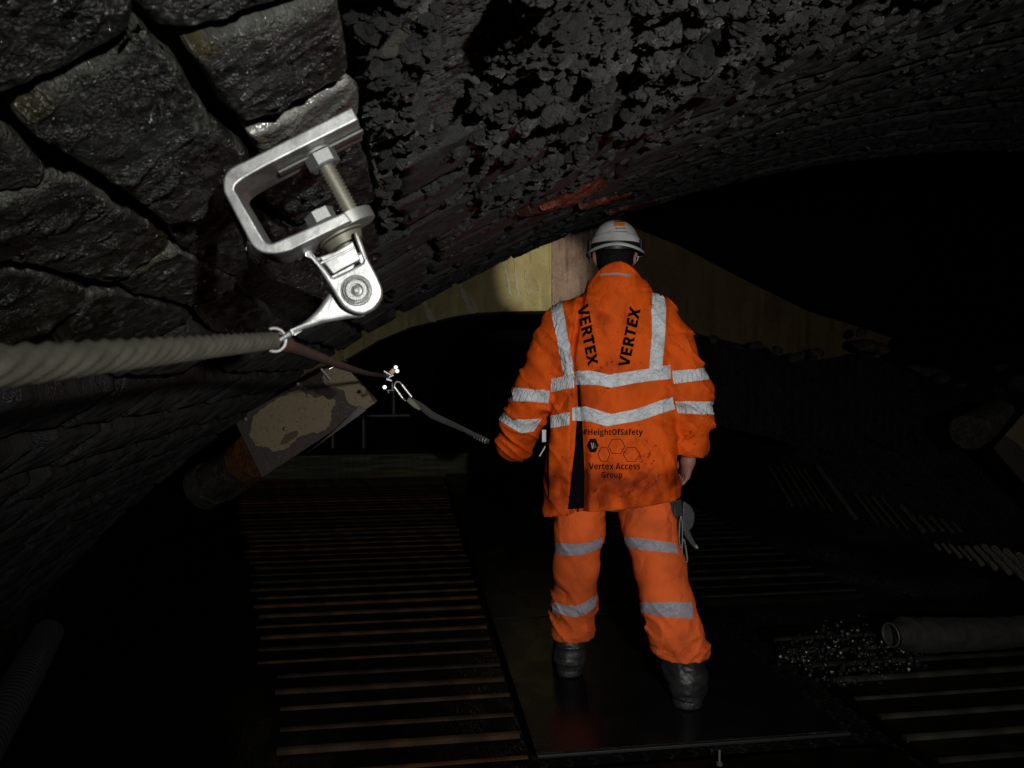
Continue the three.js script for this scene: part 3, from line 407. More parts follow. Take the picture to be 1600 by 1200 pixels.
// ---------- anchor bracket, lifeline, trolley, lanyard ----------
const spangle = dataTex(S5, (i) => g1(0.62 + 0.34 * sst(0.3, 0.65, nB[i]) - 0.25 * sst(0.60, 0.72, nFine[i]) * sst(0.5, 0.62, nA[i])));
const galv = std({ color: lin(0.33, 0.34, 0.33), metalness: 0.86, roughness: 0.62, roughnessMap: again(dataTex(S5, (i) => g1(0.6 + 0.4 * nB[i])), 9), map: again(spangle, 12), bumpMap: again(stoneBump, 22), bumpScale: 0.00018 });
const castSteel = std({ color: lin(0.42, 0.43, 0.42), metalness: 0.8, roughness: 0.46, map: again(spangle, 14), bumpMap: again(stoneBump, 30), bumpScale: 0.0002 });
const dullZinc = std({ color: lin(0.15, 0.145, 0.11), metalness: 0.5, roughness: 0.5, map: again(dirtTone, 9) });
const darkSteel = std({ color: lin(0.10, 0.10, 0.09), metalness: 0.4, roughness: 0.4, map: again(dirtTone, 9) });
const ZB = onVault(455, 215, 0.035).z - 0.015, ZM = ZB + 0.027, BD = 0.054;
const SC = ZB / 0.77;                                              // metres per photo pixel at the bracket
const br = thing('anchor_bracket', 'shiny steel C-shaped lifeline bracket bolted to the stone vault with a cast arm', 'bracket', onZ(450, 290, ZM).toArray());
const B0 = br.position;
const L2 = (px, py, z = ZB) => { const p = onZ(px, py, z); return new THREE.Vector2(p.x - B0.x, p.y - B0.y); };
const B3 = (px, py, z) => onZ(px, py, z).sub(B0);
const e1 = onZ(549, 168, ZB).sub(onZ(377, 254, ZB)).normalize(), e2 = V3(e1.y, -e1.x, 0);
function outline(list, z) { const sh = new THREE.Shape(); list.forEach((p, i) => { const a = L2(p[0], p[1], z); i ? sh.lineTo(a.x, a.y) : sh.moveTo(a.x, a.y); }); return sh; }
function curvePts(list, z, n) { const c = new THREE.CatmullRomCurve3(list.map(([x, y]) => { const a = L2(x, y, z); return V3(a.x, a.y, 0); }), true, 'catmullrom', 0.35); return c.getPoints(n).map((p) => new THREE.Vector2(p.x, p.y)); }
function extr(shape, zf, depth, bevel, seg = 3) { const g = new THREE.ExtrudeGeometry(shape, { depth: depth - 2 * bevel, bevelEnabled: bevel > 0, bevelThickness: bevel, bevelSize: bevel, bevelOffset: -bevel, bevelSegments: seg, curveSegments: 24 }); g.translate(0, 0, -(zf - 0) - B0.z - depth + bevel); return g; }
{
  // C-plate: rounded corners by arcs
  const C = [[549, 167], [560, 187], 'a', [374, 279, 366, 284, 367, 297], [411, 373], 'b', [413, 379, 421, 381, 430, 378], [538, 331], [549, 345], [455, 391], 'c', [424, 406, 400, 395, 390, 378], [349, 300], 'd', [340, 272, 356, 263, 378, 253]];
  const sh = new THREE.Shape(); let first = true;
  const q = (x, y) => L2(x, y);
  for (const s of C) { if (typeof s === 'string') continue; if (s.length === 2) { const a = q(...s); first ? sh.moveTo(a.x, a.y) : sh.lineTo(a.x, a.y); first = false; } else { const a = q(s[0], s[1]), b = q(s[2], s[3]), c = q(s[4], s[5]); sh.bezierCurveTo(lerp(a.x, b.x, .3), lerp(a.y, b.y, .3), b.x, b.y, c.x, c.y); } }
  part('bracket_plate', extr(sh, ZB, BD, 0.0016), galv, br);
  const cyl = (c, r, h, seg = 36, r2 = r) => { const g = new THREE.CylinderGeometry(r * SC, r2 * SC, h * SC, seg, 1); return alongG(g, c, c.clone().add(e2)); };
  const at = (px, py, d = ZM) => B3(px, py, d);
  // the rounded end of the lower leg and the swivel under it
  const endC = at(543.5, 337, ZB).addScaledVector(e1, -0.001); endC.z = -ZM - B0.z;
  part('rounded_end', merge(cyl(endC, 0.0275, 0.0112, 48), cyl(endC, 0.0268, 0.0124, 48)), std({ color: lin(0.27, 0.28, 0.27), metalness: 0.8, roughness: 0.5, map: again(dirtTone, 7) }), br);
  const sw = at(526, 357).addScaledVector(e2, 0.004);
  part('washer', merge(cyl(sw, 0.0235, 0.003, 40), cyl(sw.clone().addScaledVector(e2, 0.003), 0.0245, 0.002, 40)), dullZinc, br);
  part('swivel', merge(cyl(sw.clone().addScaledVector(e2, 0.0080), 0.0195, 0.008, 40, 0.0225), cyl(sw.clone().addScaledVector(e2, 0.017), 0.0125, 0.014, 40)), dullZinc, br);
  // upper bolt: hexagon head, washer, threaded shank
  const hd = at(504, 251), hx = (c, r, h) => { const g = new THREE.CylinderGeometry(r * SC, r * SC, h * SC, 6, 1); const t = new THREE.CylinderGeometry(r * 0.86 * SC, r * 0.98 * SC, h * 0.12 * SC, 24, 1); t.translate(0, h * 0.54 * SC, 0); const m = merge(g, t); m.computeVertexNormals(); m.rotateY(0.35); return alongG(m, c, c.clone().add(e2)); };
  part('hexagon_head', hx(hd, 0.0172, 0.0130), galv, br);
  part('washer', cyl(hd.clone().addScaledVector(e2, -0.007), 0.0155, 0.0025), galv, br);
  const th = []; const n = 17, Ls = 0.052; for (let i = 0; i <= n * 2; i++) th.push(new THREE.Vector2((i % 2 ? 0.0094 : 0.0072) * SC, i / (n * 2) * Ls));
  const shank = new THREE.LatheGeometry(th, 28); part('threaded_shank', alongG(shank, hd.clone().addScaledVector(e2, 0.004), hd.clone().addScaledVector(e2, 1)), dullZinc, br);
  part('hexagon_nut', hx(at(505, 347).addScaledVector(e2, -0.004), 0.0160, 0.012), galv, br);
  // slot in the upper leg: a recessed dark strip with a bright wet edge
  const so = at(503, 255).addScaledVector(e2, -0.0075);
  const slot = boxG(0.075, 0.0016, 0.010); slot.rotateZ(Math.atan2(e1.y, e1.x)); slot.translate(so.x + e1.x * 0.004, so.y + e1.y * 0.004, so.z); part('slot', slot, darkSteel, br);
  // cast arm with a raised rim, a recessed panel and the pivot
  const ZA = ZB + 0.001, armPts = [[481, 397], [486, 401], [518, 452], [534, 477], [548, 487], [566, 491], [584, 482], [595, 467], [597, 452], [590, 434], [574, 402], [561, 368], [556, 360], [552.5, 364], [555, 374], [567.5, 405], [566, 410], [544, 422], [521, 433], [517, 432], [498, 407], [488, 398]];
  const backPts = [[481, 397], [486, 401], [518, 452], [534, 477], [548, 487], [566, 491], [584, 482], [595, 467], [597, 452], [590, 434], [574, 402], [561, 368], [549, 377], [524, 392], [496, 401]];
  const arm = new THREE.Shape(new THREE.CatmullRomCurve3(armPts.slice(0, 12).map(([x, y]) => { const a = L2(x, y, ZA); return V3(a.x, a.y, 0); }), false, 'catmullrom', 0.4).getPoints(110).map((p) => new THREE.Vector2(p.x, p.y)).concat(armPts.slice(12).map(([x, y]) => L2(x, y, ZA))));
  part('cast_arm', extr(arm, ZA, 0.011, 0.0022, 4), castSteel, br);
  const inner = new THREE.Shape([[497.5, 400.5], [523, 392], [550, 375.5], [562.5, 404.5], [521, 426.5], [519, 426.5]].map(([x, y]) => L2(x, y, ZA)));
  part('arm_panel', merge(extr(inner, ZA + 0.0032, 0.008, 0.0012)), castSteel, br);
  const ridge = new THREE.Shape([[499, 409], [553, 384], [554.5, 387.5], [501.5, 412.5]].map(([x, y]) => L2(x, y, ZA))); part('ridge', extr(ridge, ZA + 0.0018, 0.003, 0.0006), castSteel, br);
  const backArm = new THREE.Shape(curvePts(backPts, ZA + 0.03, 120)); part('cast_arm', extr(backArm, ZA + 0.032, 0.014, 0.002), castSteel, br);
  const pv = B3(557, 454, ZA), rings = [[0.0160, 0.0006, castSteel, 'pivot_washer'], [0.0136, 0.0018, galv, 'pivot_washer'], [0.0112, 0.0030, castSteel, 'pivot_bolt']];
  const zdisc = (r, out, m, nm, inn = 0) => { const lp = inn ? [[inn, -0.004], [inn, out - 0.0005], [inn + 0.0005, out], [r - 0.0009, out], [r, out - 0.0009], [r, -0.004]] : [[0.0001, out], [r - 0.0009, out], [r, out - 0.0009], [r, -0.004]]; const g = new THREE.LatheGeometry(lp.map(([a, b]) => new THREE.Vector2(a * SC, b)), 48); g.rotateX(Math.PI / 2); g.translate(pv.x, pv.y, pv.z); part(nm, g, m, br); };
  zdisc(0.0160, 0.0010, castSteel, 'pivot_washer', 0.0143); zdisc(0.0138, 0.0022, galv, 'pivot_washer', 0.0118); zdisc(0.0112, 0.0034, castSteel, 'pivot_bolt', 0.0066); zdisc(0.0066, 0.0004, darkSteel, 'socket'); zdisc(0.0030, 0.0022, castSteel, 'socket_pin');
  // tail: a blade that tapers to a rod holding the cable in a ring
  const ZT = ZB + 0.014, tail = new THREE.Shape(curvePts([[520, 450], [511, 461], [495, 483], [478, 500], [462, 512], [452, 519], [455, 522], [474, 514], [506, 504], [540, 498], [568, 493], [560, 468]], ZT, 110));
  part('tail_blade', extr(tail, ZT, 0.011, 0.0034, 4), castSteel, br);
  part('tail_rod', rodG(B3(458, 518, ZT + 0.005), B3(438, 531, ZT + 0.006), 0.0026, 0.0018), castSteel, br);
  const ring = new THREE.TorusGeometry(0.0092, 0.0014, 12, 48, Math.PI * 1.25); ring.rotateZ(-Math.PI * 0.62); ring.rotateY(0.55); const rc = B3(429, 531, ZT + 0.004); ring.translate(rc.x, rc.y, rc.z); part('cable_ring', ring, castSteel, br);
}
// lifeline: six strands twisted round each other, from behind the camera over the bracket to the trolley
function ropeG(pts, rad, lay, nv, seg = 30) {
  const c = new THREE.CatmullRomCurve3(pts, false, 'centripetal'), len = c.getLength(), fr = c.computeFrenetFrames(nv, false);
  return gridG(seg, nv, (u, v) => {
    const i = Math.round(v * nv), p = c.getPointAt(i / nv), a = u * 2 * Math.PI, s = len * i / nv, r = rad * (0.80 + 0.30 * Math.abs(Math.sin(3 * (a + s / lay * 2 * Math.PI))));
    const q = p.clone().addScaledVector(fr.normals[i], Math.cos(a) * r).addScaledVector(fr.binormals[i], Math.sin(a) * r); return [q.x, q.y, q.z, s, u * 0.05];
  });
}
const RZ = ZB + 0.025, ringP = onZ(427, 532, RZ), ropeIn = onZ(0, 572, RZ * 0.41), TRZ = 2.9;
const back = ropeIn.clone().addScaledVector(ropeIn.clone().sub(ringP), 1.6);
const ropeT = thing('wire_rope', 'thick twisted wire rope lifeline running from the left edge through the bracket ring', 'rope');
const ropeM = std({ color: lin(0.060, 0.059, 0.042), roughness: 0.6, map: again(dirtTone, 9), bumpMap: again(stoneBump, 40), bumpScale: 0.0006 });
const rustShadowRope = std({ color: lin(0.045, 0.027, 0.020), roughness: 0.6, map: again(dirtTone, 5) });  // rust brown, with the shadow beyond the bracket put into the colour
part('strand', ropeG([back, ropeIn, ropeIn.clone().lerp(ringP, 0.6), ringP], 0.0066, 0.085, 560), ropeM, ropeT);
const trP = onZ(606, 588, TRZ), farAnch = onZ(640, 578, 6.5);
part('strand', ropeG([ringP, ringP.clone().lerp(trP, 0.4).add(V3(0, -0.008, 0)), trP], 0.0056, 0.060, 420, 24), rustShadowRope, ropeT, 'rust brown length of the rope beyond the bracket with its shadow painted in');
part('ferrule', rodG(ringP.clone().lerp(trP, 0.008), ringP.clone().lerp(trP, 0.025), 0.0080, 0.0076, 20), std({ color: lin(0.09, 0.04, 0.025), roughness: 0.5, map: again(dirtTone, 20) }), ropeT);
// trolley with tiny glowing white points on and below it
const white = std({ color: lin(0.8, 0.8, 0.8), roughness: 0.35 });
const glow = (k) => std({ color: lin(0.9, 0.9, 0.9), emissive: lin(1, 0.98, 0.94), emissiveIntensity: k, roughness: 0.3 });
function at3(px, py, d = TRZ) { return onZ(px, py, d); }
{
  const t = thing('rope_trolley', 'small tan and silver rope trolley at the far end of the twisted lifeline', 'trolley', trP.toArray()), o = (x, y, d = TRZ) => at3(x, y, d).sub(trP);
  part('body', alongG(boxG(0.020, 0.034, 0.02, 0, 0.015, 0, 0.004), o(610, 583), o(619, 576)), std({ color: lin(0.28, 0.15, 0.08), roughness: 0.5 }), t);
  for (const [a, b] of [[[600, 580], [611, 586]], [[606, 590], [615, 586]], [[604, 592], [612, 595]]]) part('jaw', rodG(o(...a), o(...b), 0.0055, 0.004, 10), std({ color: lin(0.36, 0.35, 0.35), roughness: 0.35, metalness: 0.5 }), t);
  const l = thing('twin_point', 'pair of tiny glowing white points on the tan rope trolley', 'glow_point', at3(619, 577, TRZ - 0.02).toArray());
  const q = (x, y, d) => at3(x, y, d).sub(l.position);
  part('housing', merge(rodG(q(617, 574.5, TRZ), q(618.3, 573.8, TRZ - 0.018), 0.0085), rodG(q(620, 580, TRZ), q(620.7, 579.8, TRZ - 0.018), 0.0085)), darkSteel, l);
  for (const [x, y] of [[618.5, 573.8], [620.8, 579.8]]) { const g = new THREE.SphereGeometry(0.0062, 16, 10); const p = q(x, y, TRZ - 0.02); g.translate(p.x, p.y, p.z); part('lens', g, glow(1.6), l); }
  const pl = new THREE.PointLight(lin(1, 0.98, 0.94), 0.003, 0, 2); pl.position.copy(at3(620, 577, TRZ - 0.035)); pl.castShadow = true; scene.add(pl);
  const m = thing('single_point', 'single tiny glowing white point just below the rope trolley', 'glow_point', at3(601, 605, TRZ - 0.02).toArray()), w = (x, y, d) => at3(x, y, d).sub(m.position);
  const g = new THREE.SphereGeometry(0.0066, 16, 12); part('lens', g, glow(1.8), m); part('housing', rodG(w(601, 605, TRZ - 0.015), w(601.5, 604.6, TRZ + 0.012), 0.0085), darkSteel, m);
  part('bracket', merge(rodG(w(604, 610, TRZ), w(616, 610, TRZ), 0.0025), rodG(w(613, 598, TRZ), w(613, 610, TRZ), 0.0025), rodG(w(607, 610, TRZ), w(607, 614, TRZ), 0.004)), darkSteel, m);
  const p2 = new THREE.PointLight(lin(1, 0.98, 0.94), 0.003, 0, 2); p2.position.copy(at3(601, 605, TRZ - 0.04)); p2.castShadow = true; scene.add(p2);
  // carabiner
  const cb = thing('carabiner', 'slim silver carabiner joining the rope trolley to the dark lanyard', 'carabiner', at3(629, 612).toArray()), c = (x, y) => at3(x, y).sub(cb.position);
  const silver = std({ color: lin(0.78, 0.77, 0.70), roughness: 0.3, metalness: 0.3 });
  part('spine', rodG(c(628, 601), c(643, 620), 0.0042, 0.0042, 10), silver, cb); part('gate', rodG(c(616, 604), c(629, 622), 0.0036, 0.0036, 10), silver, cb);
  part('end_bow', new THREE.TubeGeometry(new THREE.CatmullRomCurve3([c(628, 601), c(624, 597), c(619, 597), c(616, 604)]), 16, 0.003, 8), std({ color: lin(0.25, 0.25, 0.23), roughness: 0.4, metalness: 0.4 }), cb);
  part('end_bow', new THREE.TubeGeometry(new THREE.CatmullRomCurve3([c(643, 620), c(641, 626), c(635, 627), c(629, 622)]), 16, 0.003, 8), std({ color: lin(0.2, 0.2, 0.18), roughness: 0.4, metalness: 0.4 }), cb);
  // lanyard
  const ln = thing('lanyard', 'dark webbing lanyard hanging from the carabiner to the hand of the person', 'lanyard', at3(640, 625).toArray()), q3 = (x, y, d) => at3(x, y, d).sub(ln.position);
  const web = std({ color: lin(0.060, 0.058, 0.052), roughness: 0.8, bumpMap: again(weave, 60), bumpScale: 0.001 });
  const lp = [q3(640, 624, 2.9), q3(656, 634, 2.88), q3(676, 649, 2.84), q3(700, 660, 2.79), q3(722, 670, 2.73), q3(764, 690, 2.64)], lc = new THREE.CatmullRomCurve3(lp);
  part('webbing', gridG(8, 60, (u, v) => { const p = lc.getPointAt(v), wd = interp([[0, 5], [0.2, 7], [0.5, 5.5], [0.75, 4], [1, 4]], v)[0] * 0.0025, a = u * 2 * Math.PI; return [p.x + Math.cos(a) * wd * 0.25, p.y + Math.cos(a) * wd * 0.8 + 0.001 * noise(v * 20, 1, 1), p.z + Math.sin(a) * 0.004, v, u * 0.04]; }), web, ln);
  part('loop', gridG(8, 12, (u, v) => { const p = q3(lerp(637, 656, v), lerp(624, 640, v), 2.87), a = u * 2 * Math.PI, w = 0.010 * Math.sin(Math.PI * Math.min(1, 0.25 + v * 0.7)); return [p.x + Math.cos(a) * 0.004, p.y + Math.cos(a) * w, p.z + Math.sin(a) * 0.003, v, u]; }), std({ color: lin(0.16, 0.17, 0.08), roughness: 0.8 }), ln, 'olive green sewn loop');
  part('connector', rodG(q3(730, 674, 2.73), q3(741, 680, 2.71), 0.010, 0.009, 14), std({ color: lin(0.22, 0.20, 0.13), roughness: 0.5 }), ln);
  for (let i = 0; i < 5; i++) { const tg = new THREE.TorusGeometry(0.0095, 0.0016, 8, 20); const p = q3(743 + i * 4, 681 + i * 2.0, 2.70 - i * 0.012); tg.rotateY(Math.PI / 2 - 0.4); tg.rotateZ(-0.45); tg.translate(p.x, p.y, p.z); part('spring_coil', tg, std({ color: lin(0.4, 0.4, 0.38), roughness: 0.35, metalness: 0.4 }), ln); }
}
// ---------- the person: body, jacket, trousers, boots, helmet ----------
const per = thing('person', 'person in dirty orange hi-vis jacket and trousers standing with their back turned, white helmet', 'person', [0.84, 0.010, -2.78]);
per.rotation.y = -0.25; per.updateMatrixWorld(true);
const toL = per.matrixWorld.clone().invert(), camL = camera.position.clone().applyMatrix4(toL);
const rayL = (px, py) => ray(px, py).transformDirection(toL);
const L = (px, py, z = 0) => { const r = rayL(px, py); return camL.clone().addScaledVector(r, (z - camL.z) / r.z); };
const J = (px, py, z, r) => ({ p: L(px, py, z), r });
function hit(sdf, px, py) { const r = rayL(px, py); let t = 2.0; for (let i = 0; i < 90; i++) { const p = camL.clone().addScaledVector(r, t), d = sdf(p.x, p.y, p.z); if (d < 0.0006) { const e = 0.004, n = V3(sdf(p.x + e, p.y, p.z) - d, sdf(p.x, p.y + e, p.z) - d, sdf(p.x, p.y, p.z + e) - d).normalize(); return { p, n }; } t += Math.max(0.0006, d * 0.6); if (t > 3.8) return null; } return null; }
function patch(sdf, fn, nu, nv, off) { return gridG(nu, nv, (u, v) => { let h = null; for (let k = 0; k < 14 && !h; k++) h = hit(sdf, ...fn(lerp(u, 0.5, k / 16), lerp(v, 0.5, k / 40))); if (!h) return null; return [h.p.x + h.n.x * off, h.p.y + h.n.y * off, h.p.z + h.n.z * off, u, 1 - v]; }); }
const poly = (pts, t) => { let Ls = [], tot = 0; for (let i = 1; i < pts.length; i++) { const l = Math.hypot(pts[i][0] - pts[i - 1][0], pts[i][1] - pts[i - 1][1]); Ls.push(l); tot += l; } let a = t * tot; for (let i = 0; i < Ls.length; i++) { if (a <= Ls[i] || i === Ls.length - 1) { const u = a / Ls[i]; return [lerp(pts[i][0], pts[i + 1][0], u), lerp(pts[i][1], pts[i + 1][1], u)]; } a -= Ls[i]; } };
const strip2 = (A, B) => (u, v) => { const a = poly(A, u), b = poly(B, u); return [lerp(a[0], b[0], v), lerp(a[1], b[1], v)]; };

// jacket
const rowsT = [[455, 925, 1010, .070, 0], [466, 893, 1034, .095, 0], [482, 874, 1046, .115, 0], [510, 864, 1050, .135, 0], [560, 862, 1048, .145, 0], [620, 860, 1050, .150, 0], [680, 857, 1058, .155, 0], [740, 849, 1063, .160, 0], [830, 846, 1074, .168, 0]]
  .map(([py, xl, xr, b, zc]) => { const a = L(xl, py, 0), c = L(xr, py, 0); return [-(a.y + c.y) / 2, (a.x + c.x) / 2, (c.x - a.x) / 2, b, zc]; });
const armL = [J(884, 508, -.01, .082), J(862, 545, .0, .078), J(834, 612, .0, .071), J(816, 660, -.05, .077), J(806, 690, -.13, .070), J(800, 702, -.16, .062)];
const armR = [J(1030, 505, -.01, .080), J(1056, 540, .0, .068), J(1079, 612, .02, .070), J(1084, 655, .0, .066), J(1080, 690, -.04, .058), J(1077, 706, -.05, .050)];
const neckC = [J(966, 475, .00, .120), J(966, 448, -.005, .108), J(965, 425, -.012, .096), J(964, 412, -.018, .090)], neckI = [J(965, 460, .0, .070), J(965, 395, -.02, .080)];
const hemA = L(850, 811, .1), hemB = L(1069, 782, .1), hemM = L(925, 796, .1);
const seam = [[450, 912], [500, 902], [560, 893], [600, 899], [660, 905], [720, 909], [812, 906]].map(([py, px]) => { const p = L(px, py, .12); return [-p.y, p.x]; });
const lerpHem = (x) => x < hemM.x ? lerp(hemA.y, hemM.y, (x - hemA.x) / (hemM.x - hemA.x)) : lerp(hemM.y, hemB.y, (x - hemM.x) / (hemB.x - hemM.x));
const colTop = L(964, 410, .06).y, colX = L(964, 410, .06).x, yokeY = L(965, 452, .1).y, cuffLy = L(800, 704, -.16), cuffRy = L(1078, 710, -.05), seamTop = L(900, 470, .1).y, ventY = L(910, 640, .1).y, hemYY = L(960, 790, .1).y;
function jacketRaw(x, y, z, inset = 0) {
  const [cx, a, b, zc] = interp(rowsT, -y);
  const dx = Math.abs(x - cx) / (a - inset), dz = Math.abs(z - zc) / (b - inset);
  let d = (Math.pow(Math.pow(dx, 2.3) + Math.pow(dz, 2.3), 1 / 2.3) - 1) * Math.min(a, b) * 0.92;
  const top = -rowsT[0][0]; if (y > top) d = Math.hypot(Math.max(d, 0), y - top);
  return d;
}
function jacket(x, y, z) {
  let d = jacketRaw(x, y, z);
  d = smin(d, chain(x, y, z, neckC, 0.03), 0.035);
  const dl = chain(x, y, z, armL, 0.03), dr = chain(x, y, z, armR, 0.03);
  // sleeves fold across, the body hangs in long folds
  const sl = 0.007 * noise(x * 6, y * 10 + x * 8, z * 7) + 0.003 * noise(x * 15 + y * 12, y * 16, z * 9) - 0.015 * Math.pow(1 - Math.abs(noise(x * 5 + 3, y * 11 + x * 9, z * 5)), 9);
  const low = sst(seamTop, hemYY, y);
  let body = 0.014 * noise(x * 8, y * 3.5, z * 8 + 4) + 0.0075 * noise(x * 18 + y * 5, y * 8, z * 15) - 0.007 * Math.pow(1 - Math.abs(noise(x * 9 + y * 5, y * 5.0 - x * 3, 5.2)), 9);
  body += low * 0.012 * noise(x * 14, y * 1.4, 8);
  body -= 0.007 * Math.pow(1 - Math.abs(noise(x * 5 + 9, y * 13 + x * 5, 2.2)), 8) * sst(0.16, 0.02, Math.abs(y - 1.28));
  d += body; d = smin(d, dl + sl, 0.030); d = smin(d, dr + sl, 0.030);
  if (z > 0) {
    const gx = interp(seam, -y)[0], t = Math.max(0, Math.min(1, (seamTop + 0.06 - y) / 0.85)), w = 0.011 + 0.015 * sst(0.35, 0.75, t), dep = 0.015 + 0.017 * sst(0.40, 0.85, t), q = Math.abs(x - gx + 0.4 * (w - 0.011));
    if (y < seamTop + 0.05) d += dep * sst(w * 1.6, w * 0.5, q) * sst(seamTop + 0.05, seamTop, y);
    d += 0.0045 * sst(yokeY + 0.006, yokeY - 0.002, y) * 0 - 0.005 * sst(yokeY - 0.012, yokeY - 0.001, y) * sst(yokeY + 0.055, yokeY + 0.02, y);
    d += 0.005 * sst(0.006, 0.001, Math.abs(y - yokeY + 0.004));
  }
  d = smax(d, y - (colTop - Math.min(0.06, 6.5 * (x - colX) * (x - colX)) - 0.10 * Math.max(0, -z)), 0.008);
  d = smax(d, -chain(x, y, z, neckI, 0.02), 0.010);
  const hem = lerpHem(x); if (y < hem + 0.16 && dl > -0.02 && dr > -0.02) d = Math.max(d, -Math.max(jacketRaw(x, y, z, 0.045) + body, -1e9));
  if (dl > 0 && dr > 0.0 || y < hem) { if (y < hem + 0.03) { const inArm = Math.min(dl, dr) < 0.012; if (!inArm) d = Math.max(d, hem - y + 0.004 * noise(x * 20, 1, z * 9)); } }
  // open sleeve ends
  const el = armL[5].p, ed = el.clone().sub(armL[4].p).normalize(), cl = (x - el.x) * ed.x + (y - el.y) * ed.y + (z - el.z) * ed.z; if (dl < 0.10) d = Math.max(d, cl - 0.004);
  const er = armR[5].p, edr = er.clone().sub(armR[4].p).normalize(), cr = (x - er.x) * edr.x + (y - er.y) * edr.y + (z - er.z) * edr.z; if (dr < 0.06 && y < er.y + 0.05) d = Math.max(d, cr - 0.002);
  return d;
}
const jacketTex = (() => { const cv = document.createElement('canvas'); cv.width = cv.height = 1024; const c = cv.getContext('2d'); c.fillStyle = '#fff'; c.fillRect(0, 0, 1024, 1024); let s = 4711; const R = () => { s = (s * 16807) % 2147483647; return s / 2147483647; };
  const blot = (x, y, rx, ry, rot, col, al) => { c.save(); c.translate(x, y); c.rotate(rot); c.scale(rx, ry); const g = c.createRadialGradient(0, 0, 0, 0, 0, 1); g.addColorStop(0, col); g.addColorStop(0.55, col); g.addColorStop(1, 'rgba(120,90,70,0)'); c.globalAlpha = al; c.fillStyle = g; c.beginPath(); c.arc(0, 0, 1, 0, 7); c.fill(); c.restore(); };
  for (let i = 0; i < 520; i++) blot(R() * 1024, R() * 1024, 8 + R() * 50, 8 + R() * 40, R() * 3, 'rgba(120,100,85,1)', 0.05 + 0.10 * R());
  for (let i = 0; i < 170; i++) blot(180 + R() * 680, 700 + R() * 200 * R() + 60, 10 + R() * 60, 6 + R() * 30, R() * 3, 'rgba(110,95,85,1)', 0.10 + 0.16 * R());
  for (let i = 0; i < 420; i++) { const low = R() < 0.5; blot(120 + R() * 800, low ? 640 + R() * 260 : 160 + R() * 700, 1.5 + R() * 7, 1 + R() * 3.5, R() * 3, 'rgba(60,30,22,1)', 0.10 + 0.35 * R() * R()); }
  for (const [x, y] of [[640, 770], [560, 800], [610, 700], [770, 640], [300, 600], [470, 420], [500, 470], [420, 820], [840, 560]]) for (let i = 0; i < 26; i++) { const t = R(); blot(x + (t - 0.5) * 60 + R() * 12, y - (t - 0.5) * 46 + (R() - 0.5) * 22, 2 + R() * 7, 1 + R() * 4, -0.7, 'rgba(58,26,18,1)', 0.08 + 0.26 * R()); }
  const t = new THREE.CanvasTexture(cv); t.colorSpace = THREE.SRGBColorSpace; t.wrapS = t.wrapT = THREE.RepeatWrapping; t.repeat.set(1 / 1.12, 1 / 1.23); t.offset.set(0.62 / 1.12, -0.55 / 1.23); return t; })();
const orangeJ = matte({ color: lin(0.74, 0.097, 0.006), roughness: 0.75, map: jacketTex, bumpMap: again(folds, 1.5, 1.15), bumpScale: 0.013 });
const orangeT = matte({ color: lin(0.76, 0.125, 0.026), roughness: 0.8, map: again(dataTex(S5, (i) => { const v = 0.70 + 0.30 * sst(0.3, 0.60, nA[i]) - 0.16 * sst(0.58, 0.72, nB[i]); return [v, v * 0.985, v * 0.97]; }), 1.3), bumpMap: again(folds, 1.4, 1.1), bumpScale: 0.013 });
const jk = part('jacket', surfNet(jacket, [-0.62, 0.55, -0.34], [0.50, 1.78, 0.30], 0.0062), orangeJ, per);
// reflective tape
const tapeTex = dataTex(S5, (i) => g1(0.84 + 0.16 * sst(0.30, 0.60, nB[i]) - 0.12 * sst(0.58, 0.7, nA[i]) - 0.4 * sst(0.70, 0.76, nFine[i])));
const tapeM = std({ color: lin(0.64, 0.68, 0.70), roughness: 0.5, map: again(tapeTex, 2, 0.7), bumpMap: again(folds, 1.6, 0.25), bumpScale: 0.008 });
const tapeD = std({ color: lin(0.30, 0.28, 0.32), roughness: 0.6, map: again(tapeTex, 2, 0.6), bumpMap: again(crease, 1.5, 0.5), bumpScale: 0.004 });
const tape = (sdf, A, B, m, nu = 60, nv = 10, name = 'reflective_tape', off = 0.003) => part(name, patch(sdf, strip2(A, B), nu, nv, off), m, per);
tape(jacket, [[862, 478], [862, 490], [882, 588]], [[877, 466], [880, 478], [890, 540], [898, 584]], tapeM, 60, 10);
tape(jacket, [[1018, 459], [1018, 520], [1014, 576]], [[1036, 461], [1040, 480], [1039, 520], [1034, 572]], tapeM, 60, 10);
tape(jacket, [[861, 592], [898, 585]], [[861, 612], [898, 606]], tapeM, 24);
tape(jacket, [[900, 580], [922, 579], [955, 585], [994, 579], [1047, 570]], [[900, 601], [929, 601], [955, 606], [994, 598], [1047, 592]], tapeM, 80);
tape(jacket, [[858, 650], [890, 644]], [[857, 670], [889, 664]], tapeM, 24);
tape(jacket, [[893, 637], [916, 635], [955, 647], [994, 639], [1043, 622], [1051, 620]], [[893, 657], [922, 658], [948, 666], [1000, 657], [1054, 639]], tapeM, 80);
tape(jacket, [[1050, 580], [1103, 575]], [[1053, 600], [1107, 593]], tapeM, 30);
tape(jacket, [[1055, 627], [1114, 627]], [[1059, 645], [1115, 648]], tapeM, 30);
tape(jacket, [[804, 606], [858, 610]], [[797, 626], [858, 629]], tapeM, 40);
tape(jacket, [[786, 643], [801, 656], [846, 654]], [[780, 657], [797, 668], [814, 677], [833, 674]], tapeM, 40);
tape(jacket, [[938, 428], [965, 426], [985, 429]], [[938, 431.5], [965, 430], [985, 434]], std({ color: lin(0.30, 0.24, 0.22), roughness: 0.7 }), 30, 4, 'collar_loop');
